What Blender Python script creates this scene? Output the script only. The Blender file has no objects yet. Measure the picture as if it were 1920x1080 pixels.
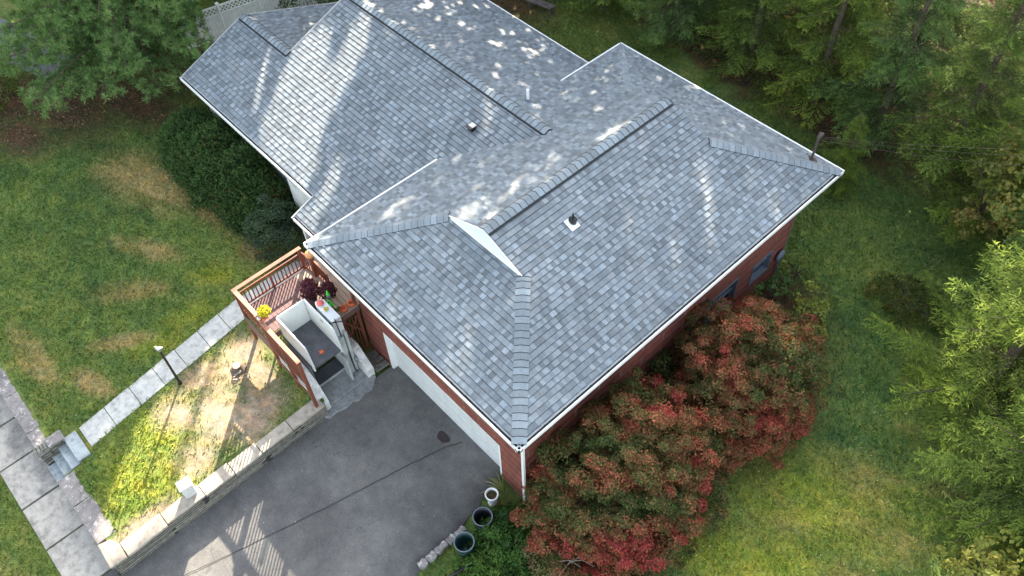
import bpy, math, random
import numpy as np
from mathutils import Vector

# ------------------------------------------------------------------ camera, world, sun, exposure
scene = bpy.context.scene
COL = scene.collection
cam_d = bpy.data.cameras.new('camera')
cam = bpy.data.objects.new('camera', cam_d); COL.objects.link(cam)
YAW, PITCH, ROLL = math.radians(139.461), math.radians(52.6095), -0.0502
cam_d.sensor_width = 36.0; cam_d.lens = 36.0 * 1602.7 / 1920.0
cam_d.clip_start = 0.1; cam_d.clip_end = 600
fw = Vector((math.cos(PITCH) * math.cos(YAW), math.cos(PITCH) * math.sin(YAW), -math.sin(PITCH)))
rt = Vector((math.sin(YAW), -math.cos(YAW), 0)); up = rt.cross(fw)
r2 = rt * math.cos(ROLL) + up * math.sin(ROLL); u2 = -rt * math.sin(ROLL) + up * math.cos(ROLL)
from mathutils import Matrix
M = Matrix((r2, u2, -fw)).transposed().to_4x4(); M.translation = Vector((17.781, -6.609, 20.459))
cam.matrix_world = M
scene.camera = cam

SUN_EL, SUN_AZ = math.radians(30), math.radians(132.5)      # azimuth counter-clockwise from +x
w = bpy.data.worlds.new('World'); scene.world = w; w.use_nodes = True
nt = w.node_tree; bg = nt.nodes['Background']; sky = nt.nodes.new('ShaderNodeTexSky')
sky.sky_type = 'NISHITA'; sky.sun_disc = False
sky.sun_elevation = SUN_EL; sky.sun_rotation = math.radians(90) - SUN_AZ
sky.air_density = 1.0; sky.dust_density = 2.0; sky.ozone_density = 1.0
hs = nt.nodes.new('ShaderNodeHueSaturation'); hs.inputs['Saturation'].default_value = .62
tn = nt.nodes.new('ShaderNodeMix'); tn.data_type = 'RGBA'; tn.blend_type = 'MULTIPLY'; tn.inputs[0].default_value = 1; tn.inputs[7].default_value = (1.0, .97, .9, 1)
nt.links.new(sky.outputs[0], hs.inputs['Color']); nt.links.new(hs.outputs[0], tn.inputs[6]); nt.links.new(tn.outputs[2], bg.inputs[0]); bg.inputs[1].default_value = 0.15
sd = bpy.data.lights.new('sun', 'SUN'); sd.energy = 5.0; sd.angle = math.radians(0.5); sd.color = (1.0, 0.87, 0.70)
sun = bpy.data.objects.new('sun', sd); COL.objects.link(sun)
to_sun = Vector((math.cos(SUN_EL) * math.cos(SUN_AZ), math.cos(SUN_EL) * math.sin(SUN_AZ), math.sin(SUN_EL)))
sun.rotation_euler = to_sun.to_track_quat('Z', 'Y').to_euler(); sun.location = to_sun * 60
vs = scene.view_settings; vs.view_transform = 'Standard'; vs.look = 'None'; vs.gamma = 1.0; vs.exposure = 2.42
vs.use_curve_mapping = False
scene.cycles.max_bounces = 8; scene.cycles.diffuse_bounces = 3; scene.cycles.transparent_max_bounces = 8
scene.cycles.caustics_reflective = False; scene.cycles.caustics_refractive = False

R = random.Random(7)
NR = np.random.default_rng(11)

# ------------------------------------------------------------------ materials
def node_mat(name):
    m = bpy.data.materials.new(name); m.use_nodes = True
    return m, m.node_tree, m.node_tree.nodes['Principled BSDF']
def N(nt, t, **k):
    n = nt.nodes.new(t)
    for a, b in k.items(): setattr(n, a, b)
    return n
def ramp(nt, stops, src=None):
    r = N(nt, 'ShaderNodeValToRGB'); e = r.color_ramp.elements
    while len(e) > 1: e.remove(e[0])
    e[0].position = stops[0][0]; e[0].color = (*stops[0][1], 1)
    for p, c in stops[1:]:
        x = e.new(p); x.color = (*c, 1)
    if src: nt.links.new(src, r.inputs[0])
    return r
def noise(nt, scale, detail=4, rough=.6, coord='Object', vec=None):
    n = N(nt, 'ShaderNodeTexNoise'); n.inputs['Scale'].default_value = scale
    n.inputs['Detail'].default_value = detail; n.inputs['Roughness'].default_value = rough
    if vec is None:
        t = N(nt, 'ShaderNodeNewGeometry'); vec = t.outputs['Position']
    nt.links.new(vec, n.inputs['Vector'])
    return n
def bump(nt, bsdf, src, strength=.4, dist=.01):
    b = N(nt, 'ShaderNodeBump'); b.inputs['Strength'].default_value = strength; b.inputs['Distance'].default_value = dist
    nt.links.new(src, b.inputs['Height']); nt.links.new(b.outputs[0], bsdf.inputs['Normal'])
def mixc(nt, mode, f, a, b):
    m = N(nt, 'ShaderNodeMix'); m.data_type = 'RGBA'; m.blend_type = mode
    for s, v in ((m.inputs[0], f), (m.inputs[6], a), (m.inputs[7], b)):
        if hasattr(v, 'is_linked') or hasattr(v, 'links'): nt.links.new(v, s)
        elif isinstance(v, (int, float)): s.default_value = v
        else: s.default_value = (*v, 1)
    return m.outputs[2]

def mat_plain(name, c, rough=.7, vary=.25, scale=3.0, bs=.3, metal=0.0, spec=.4, fine=40):
    m, nt, b = node_mat(name)
    n = noise(nt, scale, 6, .65); n2 = noise(nt, fine, 3, .6)
    lo = tuple(x * (1 - vary) for x in c); hi = tuple(min(1, x * (1 + vary)) for x in c)
    r = ramp(nt, [(.3, lo), (.7, hi)], n.outputs[0])
    r2_ = ramp(nt, [(.3, (.86,) * 3), (.7, (1.1,) * 3)], n2.outputs[0])
    nt.links.new(mixc(nt, 'MULTIPLY', 1.0, r.outputs[0], r2_.outputs[0]), b.inputs['Base Color'])
    b.inputs['Roughness'].default_value = rough; b.inputs['Metallic'].default_value = metal
    b.inputs['Specular IOR Level'].default_value = spec
    if bs: bump(nt, b, n2.outputs[0], bs, .008)
    return m
def mat_col(name, rough=.85, spec=.25, fine=60, amt=.2, trans=0.0, bs=0.0):
    """colour comes from the mesh attribute Col (the piece's own colour), broken up by fine grain"""
    m, nt, b = node_mat(name)
    a = N(nt, 'ShaderNodeAttribute', attribute_name='Col')
    n2 = noise(nt, fine, 3, .7)
    r = ramp(nt, [(.25, (1 - amt,) * 3), (.75, (1 + amt,) * 3)], n2.outputs[0])
    c = mixc(nt, 'MULTIPLY', 1.0, a.outputs['Color'], r.outputs[0])
    if name == 'shingle':
        w1 = noise(nt, .55, 5, .65); rw = ramp(nt, [(.3, (.86, .87, .88)), (.7, (1.12, 1.11, 1.1))], w1.outputs[0]); c = mixc(nt, 'MULTIPLY', 1.0, c, rw.outputs[0])
        w2 = noise(nt, 9, 4, .7); rw = ramp(nt, [(.3, (.88,) * 3), (.7, (1.1,) * 3)], w2.outputs[0]); c = mixc(nt, 'MULTIPLY', 1.0, c, rw.outputs[0])
    nt.links.new(c, b.inputs['Base Color'])
    b.inputs['Roughness'].default_value = rough; b.inputs['Specular IOR Level'].default_value = spec
    if bs: bump(nt, b, n2.outputs[0], bs, .01)
    if trans > 0:
        t = N(nt, 'ShaderNodeBsdfTranslucent'); mx = N(nt, 'ShaderNodeMixShader'); mx.inputs[0].default_value = trans
        c2 = mixc(nt, 'MULTIPLY', 1.0, c, (1.25, 1.15, .55)); nt.links.new(c2, t.inputs[0])
        out = nt.nodes['Material Output']
        nt.links.new(b.outputs[0], mx.inputs[1]); nt.links.new(t.outputs[0], mx.inputs[2]); nt.links.new(mx.outputs[0], out.inputs[0])
    return m
def mat_brick():
    m, nt, b = node_mat('red brick')
    uv = N(nt, 'ShaderNodeUVMap'); uv.uv_map = 'UVMap'
    br = N(nt, 'ShaderNodeTexBrick'); nt.links.new(uv.outputs[0], br.inputs['Vector'])
    br.inputs['Scale'].default_value = 1.0; br.inputs['Brick Width'].default_value = .24; br.inputs['Row Height'].default_value = .085
    br.inputs['Mortar Size'].default_value = .006; br.inputs['Mortar Smooth'].default_value = .4
    br.inputs['Color1'].default_value = (.21, .05, .032, 1); br.inputs['Color2'].default_value = (.14, .036, .026, 1); br.inputs['Mortar'].default_value = (.24, .13, .10, 1)
    n = noise(nt, 1.7, 6, .7); r = ramp(nt, [(.3, (.72,) * 3), (.7, (1.2,) * 3)], n.outputs[0])
    nt.links.new(mixc(nt, 'MULTIPLY', 1, br.outputs[0], r.outputs[0]), b.inputs['Base Color'])
    b.inputs['Roughness'].default_value = .85; bump(nt, b, br.outputs['Fac'], -.4, .01)
    return m
def mat_siding():
    m, nt, b = node_mat('white siding')
    uv = N(nt, 'ShaderNodeUVMap'); uv.uv_map = 'UVMap'; s = N(nt, 'ShaderNodeSeparateXYZ'); nt.links.new(uv.outputs[0], s.inputs[0])
    mu = N(nt, 'ShaderNodeMath', operation='MULTIPLY'); mu.inputs[1].default_value = 1 / .13; nt.links.new(s.outputs[1], mu.inputs[0])
    fr = N(nt, 'ShaderNodeMath', operation='FRACT'); nt.links.new(mu.outputs[0], fr.inputs[0])
    r = ramp(nt, [(.0, (.35, .36, .37)), (.09, (.68, .69, .69)), (1, (.74, .75, .75))], fr.outputs[0])
    n = noise(nt, 2, 5); r2_ = ramp(nt, [(.3, (.85,) * 3), (.7, (1.03,) * 3)], n.outputs[0])
    nt.links.new(mixc(nt, 'MULTIPLY', 1, r.outputs[0], r2_.outputs[0]), b.inputs['Base Color']); b.inputs['Roughness'].default_value = .6
    bump(nt, b, fr.outputs[0], .5, .02)
    return m
def mat_asphalt():
    m, nt, b = node_mat('asphalt')
    big = noise(nt, .45, 7, .62); mid = noise(nt, 2.2, 6, .7); fine = noise(nt, 55, 3, .8); vf = noise(nt, 16, 2, .6)
    r = ramp(nt, [(.3, (.086, .084, .082)), (.5, (.12, .118, .114)), (.72, (.168, .163, .154))], big.outputs[0])
    r1 = ramp(nt, [(.3, (.78, .78, .8)), (.7, (1.16, 1.15, 1.12))], mid.outputs[0])
    r2_ = ramp(nt, [(.3, (.5,) * 3), (.7, (1.5,) * 3)], fine.outputs[0])
    r3 = ramp(nt, [(.25, (.88,) * 3), (.8, (1.1,) * 3)], vf.outputs[0])
    c = mixc(nt, 'MULTIPLY', 1, r.outputs[0], r1.outputs[0]); c = mixc(nt, 'MULTIPLY', 1, c, r2_.outputs[0]); c = mixc(nt, 'MULTIPLY', 1, c, r3.outputs[0])
    # pale specks of grit
    v = N(nt, 'ShaderNodeTexVoronoi'); v.inputs['Scale'].default_value = 2.6; g = N(nt, 'ShaderNodeNewGeometry'); nt.links.new(g.outputs['Position'], v.inputs['Vector'])
    rv = ramp(nt, [(.0, (1, 1, 1)), (.045, (1, 1, 1)), (.06, (0, 0, 0))], v.outputs['Distance'])
    mk = noise(nt, .9, 2); rk = ramp(nt, [(.5, (0, 0, 0)), (.56, (1, 1, 1))], mk.outputs[0])
    f = mixc(nt, 'MULTIPLY', 1, rv.outputs[0], rk.outputs[0])
    c = mixc(nt, 'MIX', f, c, (.24, .23, .21))
    vc = N(nt, 'ShaderNodeTexVoronoi', feature='DISTANCE_TO_EDGE'); vc.inputs['Scale'].default_value = .42; wv = noise(nt, 1.8, 5); ad = N(nt, 'ShaderNodeVectorMath', operation='ADD'); sc = N(nt, 'ShaderNodeVectorMath', operation='SCALE'); sc.inputs[3].default_value = .9
    nt.links.new(wv.outputs['Color'], sc.inputs[0]); nt.links.new(g.outputs['Position'], ad.inputs[0]); nt.links.new(sc.outputs[0], ad.inputs[1]); nt.links.new(ad.outputs[0], vc.inputs['Vector'])
    rc_ = ramp(nt, [(.0, (1, 1, 1)), (.006, (0, 0, 0))], vc.outputs['Distance']); mk2 = noise(nt, .5, 2); rk2 = ramp(nt, [(.52, (0, 0, 0)), (.6, (.6, .6, .6))], mk2.outputs[0])
    c = mixc(nt, 'MIX', mixc(nt, 'MULTIPLY', 1, rc_.outputs[0], rk2.outputs[0]), c, (.04, .04, .042))
    du = noise(nt, .8, 6, .75); rd = ramp(nt, [(.55, (0, 0, 0)), (.75, (.4, .4, .4))], du.outputs[0]); c = mixc(nt, 'MIX', rd.outputs[0], c, (.17, .155, .13))
    nt.links.new(c, b.inputs['Base Color']); b.inputs['Roughness'].default_value = .9; b.inputs['Specular IOR Level'].default_value = .3
    bump(nt, b, fine.outputs[0], .5, .01)
    return m
def mat_concrete(name, base, stain=(.10, .10, .10), st=.5, lichen=0.0):
    m, nt, b = node_mat(name)
    big = noise(nt, .9, 8, .68); fine = noise(nt, 45, 3, .7); mid = noise(nt, 5, 5, .7)
    r = ramp(nt, [(.32, tuple(x * .62 for x in base)), (.5, base), (.75, tuple(x * 1.25 for x in base))], mid.outputs[0])
    rb = ramp(nt, [(.5, (0, 0, 0)), (.72, (st,) * 3)], big.outputs[0])
    c = mixc(nt, 'MIX', rb.outputs[0], r.outputs[0], stain)
    if lichen:
        ln = noise(nt, 6, 6, .8); rl = ramp(nt, [(.55, (0, 0, 0)), (.62, (lichen,) * 3)], ln.outputs[0]); c = mixc(nt, 'MIX', rl.outputs[0], c, (.62, .6, .58))
    rf = ramp(nt, [(.3, (.8,) * 3), (.7, (1.15,) * 3)], fine.outputs[0])
    c = mixc(nt, 'MULTIPLY', 1, c, rf.outputs[0]); nt.links.new(c, b.inputs['Base Color'])
    b.inputs['Roughness'].default_value = .9; bump(nt, b, fine.outputs[0], .4, .01)
    return m
def mat_stacked():
    m, nt, b = node_mat('stacked stone')
    uv = N(nt, 'ShaderNodeUVMap'); uv.uv_map = 'UVMap'
    br = N(nt, 'ShaderNodeTexBrick'); nz = noise(nt, 2.5, 3); ad = N(nt, 'ShaderNodeVectorMath', operation='ADD')
    sc = N(nt, 'ShaderNodeVectorMath', operation='SCALE'); sc.inputs[3].default_value = .16
    nt.links.new(nz.outputs['Color'], sc.inputs[0]); nt.links.new(uv.outputs[0], ad.inputs[0]); nt.links.new(sc.outputs[0], ad.inputs[1]); nt.links.new(ad.outputs[0], br.inputs['Vector'])
    br.inputs['Scale'].default_value = 1; br.inputs['Brick Width'].default_value = .47; br.inputs['Row Height'].default_value = .125; br.inputs['Mortar Size'].default_value = .016; br.offset = .37; br.squash = 1.6; br.squash_frequency = 3
    br.inputs['Color1'].default_value = (.23, .21, .17, 1); br.inputs['Color2'].default_value = (.12, .115, .10, 1); br.inputs['Mortar'].default_value = (.025, .024, .02, 1)
    n = noise(nt, 7, 5); r = ramp(nt, [(.3, (.6,) * 3), (.7, (1.4,) * 3)], n.outputs[0])
    nt.links.new(mixc(nt, 'MULTIPLY', 1, br.outputs[0], r.outputs[0]), b.inputs['Base Color']); b.inputs['Roughness'].default_value = .9
    bump(nt, b, br.outputs['Fac'], -.8, .03)
    return m
def mat_wood(name, c, vary=.3, along='x'):
    m, nt, b = node_mat(name)
    g = N(nt, 'ShaderNodeNewGeometry'); mp = N(nt, 'ShaderNodeMapping'); nt.links.new(g.outputs['Position'], mp.inputs[0])
    mp.inputs['Scale'].default_value = {'x': (1.2, 14, 14), 'y': (14, 1.2, 14), 'z': (14, 14, 1.2)}[along]
    n = noise(nt, 2, 5, .65, vec=mp.outputs[0]); big = noise(nt, 1.6, 4)
    r = ramp(nt, [(.3, tuple(x * (1 - vary) for x in c)), (.7, tuple(x * (1 + vary) for x in c))], n.outputs[0])
    rb = ramp(nt, [(.3, (.75,) * 3), (.7, (1.2,) * 3)], big.outputs[0])
    nt.links.new(mixc(nt, 'MULTIPLY', 1, r.outputs[0], rb.outputs[0]), b.inputs['Base Color']); b.inputs['Roughness'].default_value = .65
    bump(nt, b, n.outputs[0], .3, .006)
    return m
def mat_glass():
    m, nt, b = node_mat('window glass'); b.inputs['Base Color'].default_value = (.025, .03, .028, 1); b.inputs['Roughness'].default_value = .15; b.inputs['Specular IOR Level'].default_value = .22
    return m
def mat_lawn():
    m, nt, b = node_mat('lawn ground')
    a = N(nt, 'ShaderNodeAttribute', attribute_name='Col')
    f1 = noise(nt, 30, 4, .8); f2 = noise(nt, 6, 6, .75); f3 = noise(nt, 2.2, 5, .7)
    r1 = ramp(nt, [(.28, (.4,) * 3), (.72, (1.6,) * 3)], f1.outputs[0]); r2_ = ramp(nt, [(.32, (.5, .56, .6)), (.68, (1.45, 1.36, 1.25))], f2.outputs[0]); r3 = ramp(nt, [(.35, (.8, .92, 1.0)), (.7, (1.35, 1.08, .95))], f3.outputs[0])
    c = mixc(nt, 'MULTIPLY', 1, a.outputs['Color'], r1.outputs[0]); c = mixc(nt, 'MULTIPLY', 1, c, r3.outputs[0]); c = mixc(nt, 'MULTIPLY', 1, c, r2_.outputs[0])
    nt.links.new(c, b.inputs['Base Color']); b.inputs['Roughness'].default_value = .95; b.inputs['Specular IOR Level'].default_value = .15
    bump(nt, b, f1.outputs[0], .9, .04)
    return m

MT = dict(
    shingle=mat_col('shingle', .65, .35, 70, .22, 0, .35), brick=mat_brick(), siding=mat_siding(), asphalt=mat_asphalt(),
    white=mat_plain('white painted trim', (.78, .79, .78), .45, .05, 3, .05), dirtywhite=mat_plain('weathered white paint', (.55, .56, .54), .6, .22, 4, .1),
    gutterdirt=mat_plain('gutter debris', (.035, .033, .03), .95, .8, 7, .5), soffit=mat_plain('soffit', (.5, .51, .5), .6, .06),
    roofdeck=mat_plain('roof underlay', (.05, .05, .055), .95, .2),
    door=mat_plain('garage door paint', (.6, .61, .6), .55, .06, 1.5, .05), glass=mat_glass(),
    path=mat_concrete('path concrete', (.44, .44, .41), (.28, .27, .25), .4), walk=mat_concrete('sidewalk concrete', (.37, .345, .305), (.10, .095, .095), .9),
    cap=mat_concrete('cap stone', (.36, .31, .25), (.2, .17, .14), .5), strip=mat_concrete('old stone coping', (.22, .2, .19), (.07, .065, .07), .8, .7),
    apron=mat_concrete('apron concrete', (.27, .28, .28), (.11, .115, .12), .8), bluestone=mat_concrete('step bluestone', (.33, .37, .38), (.22, .25, .26), .4),
    whitewall=mat_concrete('painted concrete', (.62, .62, .59), (.32, .32, .3), .55), stacked=mat_stacked(),
    redwood=mat_wood('stained deck rail', (.17, .052, .03), .25, 'z'), redcap=mat_wood('worn rail cap', (.36, .17, .11), .3, 'x'), redcapy=mat_wood('worn rail cap y', (.24, .095, .06), .3, 'y'),
    deckboard=mat_wood('stained deck board', (.115, .06, .058), .22, 'x'), oldboard=mat_wood('bleached deck board', (.33, .25, .19), .28, 'x'),
    skirt=mat_wood('skirt board', (.15, .085, .08), .2, 'x'),
    liftwhite=mat_plain('lift panel enamel', (.66, .7, .7), .35, .05, 2, .02), liftfloor=mat_plain('lift floor mat', (.075, .078, .09), .85, .3, 3, .3), liftgrey=mat_plain('lift grey steel', (.42, .45, .44), .45, .12, 4, .05),
    black=mat_plain('black paint', (.012, .012, .013), .4, .3, 5, .05), blackplastic=mat_plain('black plastic', (.014, .015, .017), .35, .2, 5, .05),
    greenplastic=mat_plain('dark green plastic', (.012, .04, .036), .35, .2, 5, .05), grey=mat_plain('galvanised metal', (.35, .37, .39), .4, .2, 6, .05, .6),
    bark=mat_plain('bark', (.10, .075, .055), .95, .45, 6, .9), deadwood=mat_plain('dead wood', (.34, .29, .24), .9, .3, 8, .4), pipe=mat_plain('rusty mast pipe', (.08, .06, .055), .6, .3, 9, .2, .3),
    bluegrey=mat_plain('blue grey metal', (.13, .16, .2), .5, .12, 5, .05), leafcol=mat_col('leaf', .75, .25, 25, .12, .28), needle=mat_col('needle', .8, .2, 25, .12, .15),
    occl=mat_col('far leaf', .85, .15, 25, .12, .12), grass=mat_col('grass blade', .8, .2, 25, .12, .2), petal=mat_col('coloured small things', .6, .4, 60, .1), lawn=mat_lawn(),
    soil=mat_plain('potting soil', (.09, .07, .04), .95, .6, 14, .8), tar=mat_plain('tar stain', (.03, .02, .02), .6, .4, 8, .2), seam=mat_plain('seam line', (.028, .028, .03), .9, .2, 8, .1),
    road=mat_plain('old road', (.15, .15, .16), .9, .2, 4, .3), fence=mat_plain('vinyl fence', (.72, .72, .66), .6, .15, 3, .08),
    adir=mat_plain('weathered furniture wood', (.12, .1, .09), .85, .3, 6, .3), pump=mat_plain('pumpkin skin', (.62, .30, .12), .5, .2, 9, .15), orange=mat_plain('orange plastic', (.62, .12, .03), .5, .15, 6, .1), terracotta=mat_plain('terracotta', (.45, .15, .06), .7, .15, 6, .1),
    cream=mat_plain('cream pumpkin skin', (.68, .6, .48), .5, .1, 8, .1), lime=mat_plain('lime plastic', (.08, .6, .06), .35, .1, 6, .05), pink=mat_plain('coral plastic', (.72, .13, .11), .4, .1, 5, .05), yellow=mat_plain('yellow plastic', (.62, .5, .06), .5, .2, 9, .1),
    silver=mat_plain('patterned pot', (.22, .24, .26), .3, .6, 14, .1, .3),
)

# ------------------------------------------------------------------ mesh helpers
class MB:
    def __init__(s): s.v = []; s.f = []; s.c = []; s.sm = []
    def add(s, vs, fs, c=None, sm=False):
        o = len(s.v); s.v += [tuple(p) for p in vs]
        for f in fs: s.f.append(tuple(i + o for i in f)); s.c.append(c or (.5, .5, .5)); s.sm.append(sm)
        return s
    def box(s, x0, x1, y0, y1, z0, z1, c=None):
        v = [(x0, y0, z0), (x1, y0, z0), (x1, y1, z0), (x0, y1, z0), (x0, y0, z1), (x1, y0, z1), (x1, y1, z1), (x0, y1, z1)]
        return s.add(v, [(0, 3, 2, 1), (4, 5, 6, 7), (0, 1, 5, 4), (1, 2, 6, 5), (2, 3, 7, 6), (3, 0, 4, 7)], c)
    def beam(s, p, q, wd, hg, upv=(0, 0, 1), c=None):
        p, q = Vector(p), Vector(q); d = (q - p).normalized(); upv = Vector(upv)
        side = d.cross(upv).normalized(); u = side.cross(d).normalized(); a = side * wd / 2; b = u * hg / 2
        v = [p - a - b, p + a - b, p + a + b, p - a + b, q - a - b, q + a - b, q + a + b, q - a + b]
        return s.add(v, [(0, 1, 2, 3), (4, 7, 6, 5), (0, 4, 5, 1), (1, 5, 6, 2), (2, 6, 7, 3), (3, 7, 4, 0)], c)
    def tube(s, pts, rad, seg=8, c=None, caps=True):
        pts = [Vector(p) for p in pts]; n = len(pts); rad = rad if hasattr(rad, '__len__') else [rad] * n
        vs = []; ref = Vector((.31, .17, .93)); prev = None
        for i, p in enumerate(pts):
            d = (pts[min(i + 1, n - 1)] - pts[max(i - 1, 0)]).normalized()
            a = (prev - d * prev.dot(d)) if prev else d.cross(ref)
            if a.length < 1e-4: a = d.cross(Vector((1, 0, 0)))
            a.normalize(); prev = a; b = d.cross(a)
            for k in range(seg):
                t = 2 * math.pi * k / seg; vs.append(p + (a * math.cos(t) + b * math.sin(t)) * rad[i])
        fs = [(i * seg + k, i * seg + (k + 1) % seg, (i + 1) * seg + (k + 1) % seg, (i + 1) * seg + k) for i in range(n - 1) for k in range(seg)]
        s.add(vs, fs, c, True)
        if caps: s.add(vs[:seg][::-1], [tuple(range(seg))], c); s.add(vs[-seg:], [tuple(range(seg))], c)
        return s
    def lathe(s, prof, cx, cy, cz, seg=20, c=None, lobes=0, amp=0.0):
        vs = []
        for r, z in prof:
            for k in range(seg):
                t = 2 * math.pi * k / seg; rr = r * (1 + amp * abs(math.sin(lobes * t / 2)) - amp if lobes else 1)
                vs.append((cx + rr * math.cos(t), cy + rr * math.sin(t), cz + z))
        n = len(prof)
        fs = [(i * seg + k, i * seg + (k + 1) % seg, (i + 1) * seg + (k + 1) % seg, (i + 1) * seg + k) for i in range(n - 1) for k in range(seg)]
        return s.add(vs, fs, c, True)
    def prism(s, poly, z0, z1, c=None, rnd=None):
        n = len(poly); v = [(x, y, z0) for x, y in poly] + [(x, y, z1) for x, y in poly]
        return s.add(v, [tuple(range(n))[::-1], tuple(range(n, 2 * n))] + [(i, (i + 1) % n, n + (i + 1) % n, n + i) for i in range(n)], c)
    def build(s, name, mat, parent=None, bevel=0.0):
        me = bpy.data.meshes.new(name); me.from_pydata(s.v, [], s.f); me.update()
        uv = me.uv_layers.new(name='UVMap'); ca = me.color_attributes.new('Col', 'FLOAT_COLOR', 'CORNER')
        uvs = np.zeros((len(me.loops), 2), 'f'); cs = np.ones((len(me.loops), 4), 'f')
        for p in me.polygons:
            nn = p.normal; ax = max(range(3), key=lambda i: abs(nn[i])); c = s.c[p.index]
            for li in p.loop_indices:
                co = me.vertices[me.loops[li].vertex_index].co
                uvs[li] = (co[1], co[2]) if ax == 0 else (co[0], co[2]) if ax == 1 else (co[0], co[1]); cs[li, :3] = c
        uv.data.foreach_set('uv', uvs.ravel()); ca.data.foreach_set('color', cs.ravel())
        me.polygons.foreach_set('use_smooth', s.sm)
        me.materials.append(mat)
        o = bpy.data.objects.new(name, me); COL.objects.link(o)
        if bevel:
            b = o.modifiers.new('bevel', 'BEVEL'); b.width = bevel; b.segments = 2; b.limit_method = 'ANGLE'
        attach(o, parent)
        return o
def attach(o, parent):
    if parent is not None:
        o.parent = parent
        q = parent; off = Vector((0, 0, 0))
        while q is not None: off += q.location; q = q.parent
        o.location = -off
def tag(o, label=None, cat=None, group=None, kind=None):
    if label: o['label'] = label
    if cat: o['category'] = cat
    if group: o['group'] = group
    if kind: o['kind'] = kind
    return o
def thing(name, loc, label, cat, group=None):
    e = bpy.data.objects.new(name, None); COL.objects.link(e); e.location = loc; e.empty_display_size = .2
    return tag(e, label, cat, group)
def bulk(name, V, F, C, mat, parent=None):
    """V (n,3) float, F (m,k) ints all the same size, C (n,3) vertex colours"""
    me = bpy.data.meshes.new(name); k = F.shape[1]
    me.vertices.add(len(V)); me.vertices.foreach_set('co', V.astype('f').ravel())
    me.loops.add(F.size); me.loops.foreach_set('vertex_index', F.astype('i').ravel())
    me.polygons.add(len(F)); me.polygons.foreach_set('loop_start', np.arange(0, F.size, k, dtype='i'))
    me.update(calc_edges=True)
    ca = me.color_attributes.new('Col', 'FLOAT_COLOR', 'POINT'); cc = np.ones((len(V), 4), 'f'); cc[:, :3] = C
    ca.data.foreach_set('color', cc.ravel()); me.materials.append(mat)
    o = bpy.data.objects.new(name, me); COL.objects.link(o); attach(o, parent)
    return o
def unit(a): return a / (np.linalg.norm(a, axis=-1, keepdims=True) + 1e-9)
def leaf_mesh(P, Nrm, size, aspect, Cc, rng, spin=None, diamond=True):
    """a small pointed leaf at each point P facing Nrm; spin gives the long axis"""
    n = len(P); size = np.broadcast_to(size, (n,))[:, None]
    t = rng.normal(size=(n, 3)) if spin is None else spin
    t = unit(t - Nrm * np.sum(t * Nrm, 1, keepdims=True)); b = np.cross(Nrm, t)
    if diamond: q = [(-1, 0), (0, -1), (1, 0), (0, 1)]
    else: q = [(-1, -1), (1, -1), (1, 1), (-1, 1)]
    V = np.stack([P + t * size * .5 * a + b * size * .5 * aspect * c for a, c in q], 1).reshape(-1, 3)
    F = np.arange(4 * n).reshape(n, 4); return V, F, np.repeat(Cc, 4, 0)
def merge(parts):
    Vs, Fs, Cs = [], [], []; o = 0
    for V, F, C in parts: Vs.append(V); Fs.append(F + o); Cs.append(C); o += len(V)
    return np.concatenate(Vs), np.concatenate(Fs), np.concatenate(Cs)
def blend_noise(P, sc, seed):
    """cheap smooth noise in 0..1 from sines"""
    r = np.random.default_rng(seed); out = np.zeros(len(P)); w1 = r.normal(size=(3, 3)) * sc * .8; P = P + np.sin(P @ w1 + seed) * (.9 / sc) + np.sin((P @ w1[::-1]) * 2.3 + 1.7 * seed) * (.35 / sc)
    for k in range(7):
        d = r.normal(size=3) * sc * (1 + .45 * k); out += np.sin(P @ d + r.uniform(0, 6.28)) / (1 + .35 * k)
    return np.clip(.5 + out * .22, 0, 1)
def pick(pal, t):
    pal = np.array(pal); x = np.clip(t, 0, .9999) * (len(pal) - 1); i = x.astype(int); f = (x - i)[:, None]
    return pal[i] * (1 - f) + pal[i + 1] * f

# ------------------------------------------------------------------ terrain
def gh(x, y):
    x = np.asarray(x, float); y = np.asarray(y, float)
    lawn = -3.85 - .03 * np.clip(-2 - y, 0, 8)
    lawn = lawn + .05 * np.sin(x * .7 + 1.3) * np.sin(y * .6) * (y > -9.0) * (x < 1.5)
    right = -4.56 - .035 * np.clip(-y, 0, 30) + .05 * np.sin(x * .5) * np.sin(y * .4 + 1)
    back = -3.85 - .65 * np.clip((x + 9) / 16, 0, 1) + .05 * np.sin(x * .6) * np.sin(y * .5)
    z = np.where(y > 2.2, back, np.where(x < 2.72, lawn, right))
    z = np.where((x > 8.0), right, z)
    z = np.where((x > .62) & (x < 3.2) & (y > -2.08) & (y < 2.2), -4.6, z)
    z = np.where((x >= 2.72) & (x < 9.5) & (y < 2.2), -4.58 - .035 * np.clip(-y, 0, 30), z)
    z = np.where((y < -9.62), -4.93 - .0 * y, z)
    z = np.where((y < -9.62) & (x > 2.72), np.minimum(-4.93, -4.58 - .035 * np.clip(-y, 0, 10)), z)
    z = np.where((x > -2.05) & (x < -.85) & (y < -8.95), -4.95, z)
    return z
def blob(x, y, cx, cy, rx, ry=None, rot=0.0):
    ry = ry or rx; dx, dy = x - cx, y - cy; c, s_ = math.cos(rot), math.sin(rot)
    u, v = (dx * c + dy * s_) / rx, (-dx * s_ + dy * c) / ry
    return np.clip(1.35 - np.sqrt(u * u + v * v), 0, 1)
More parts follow.
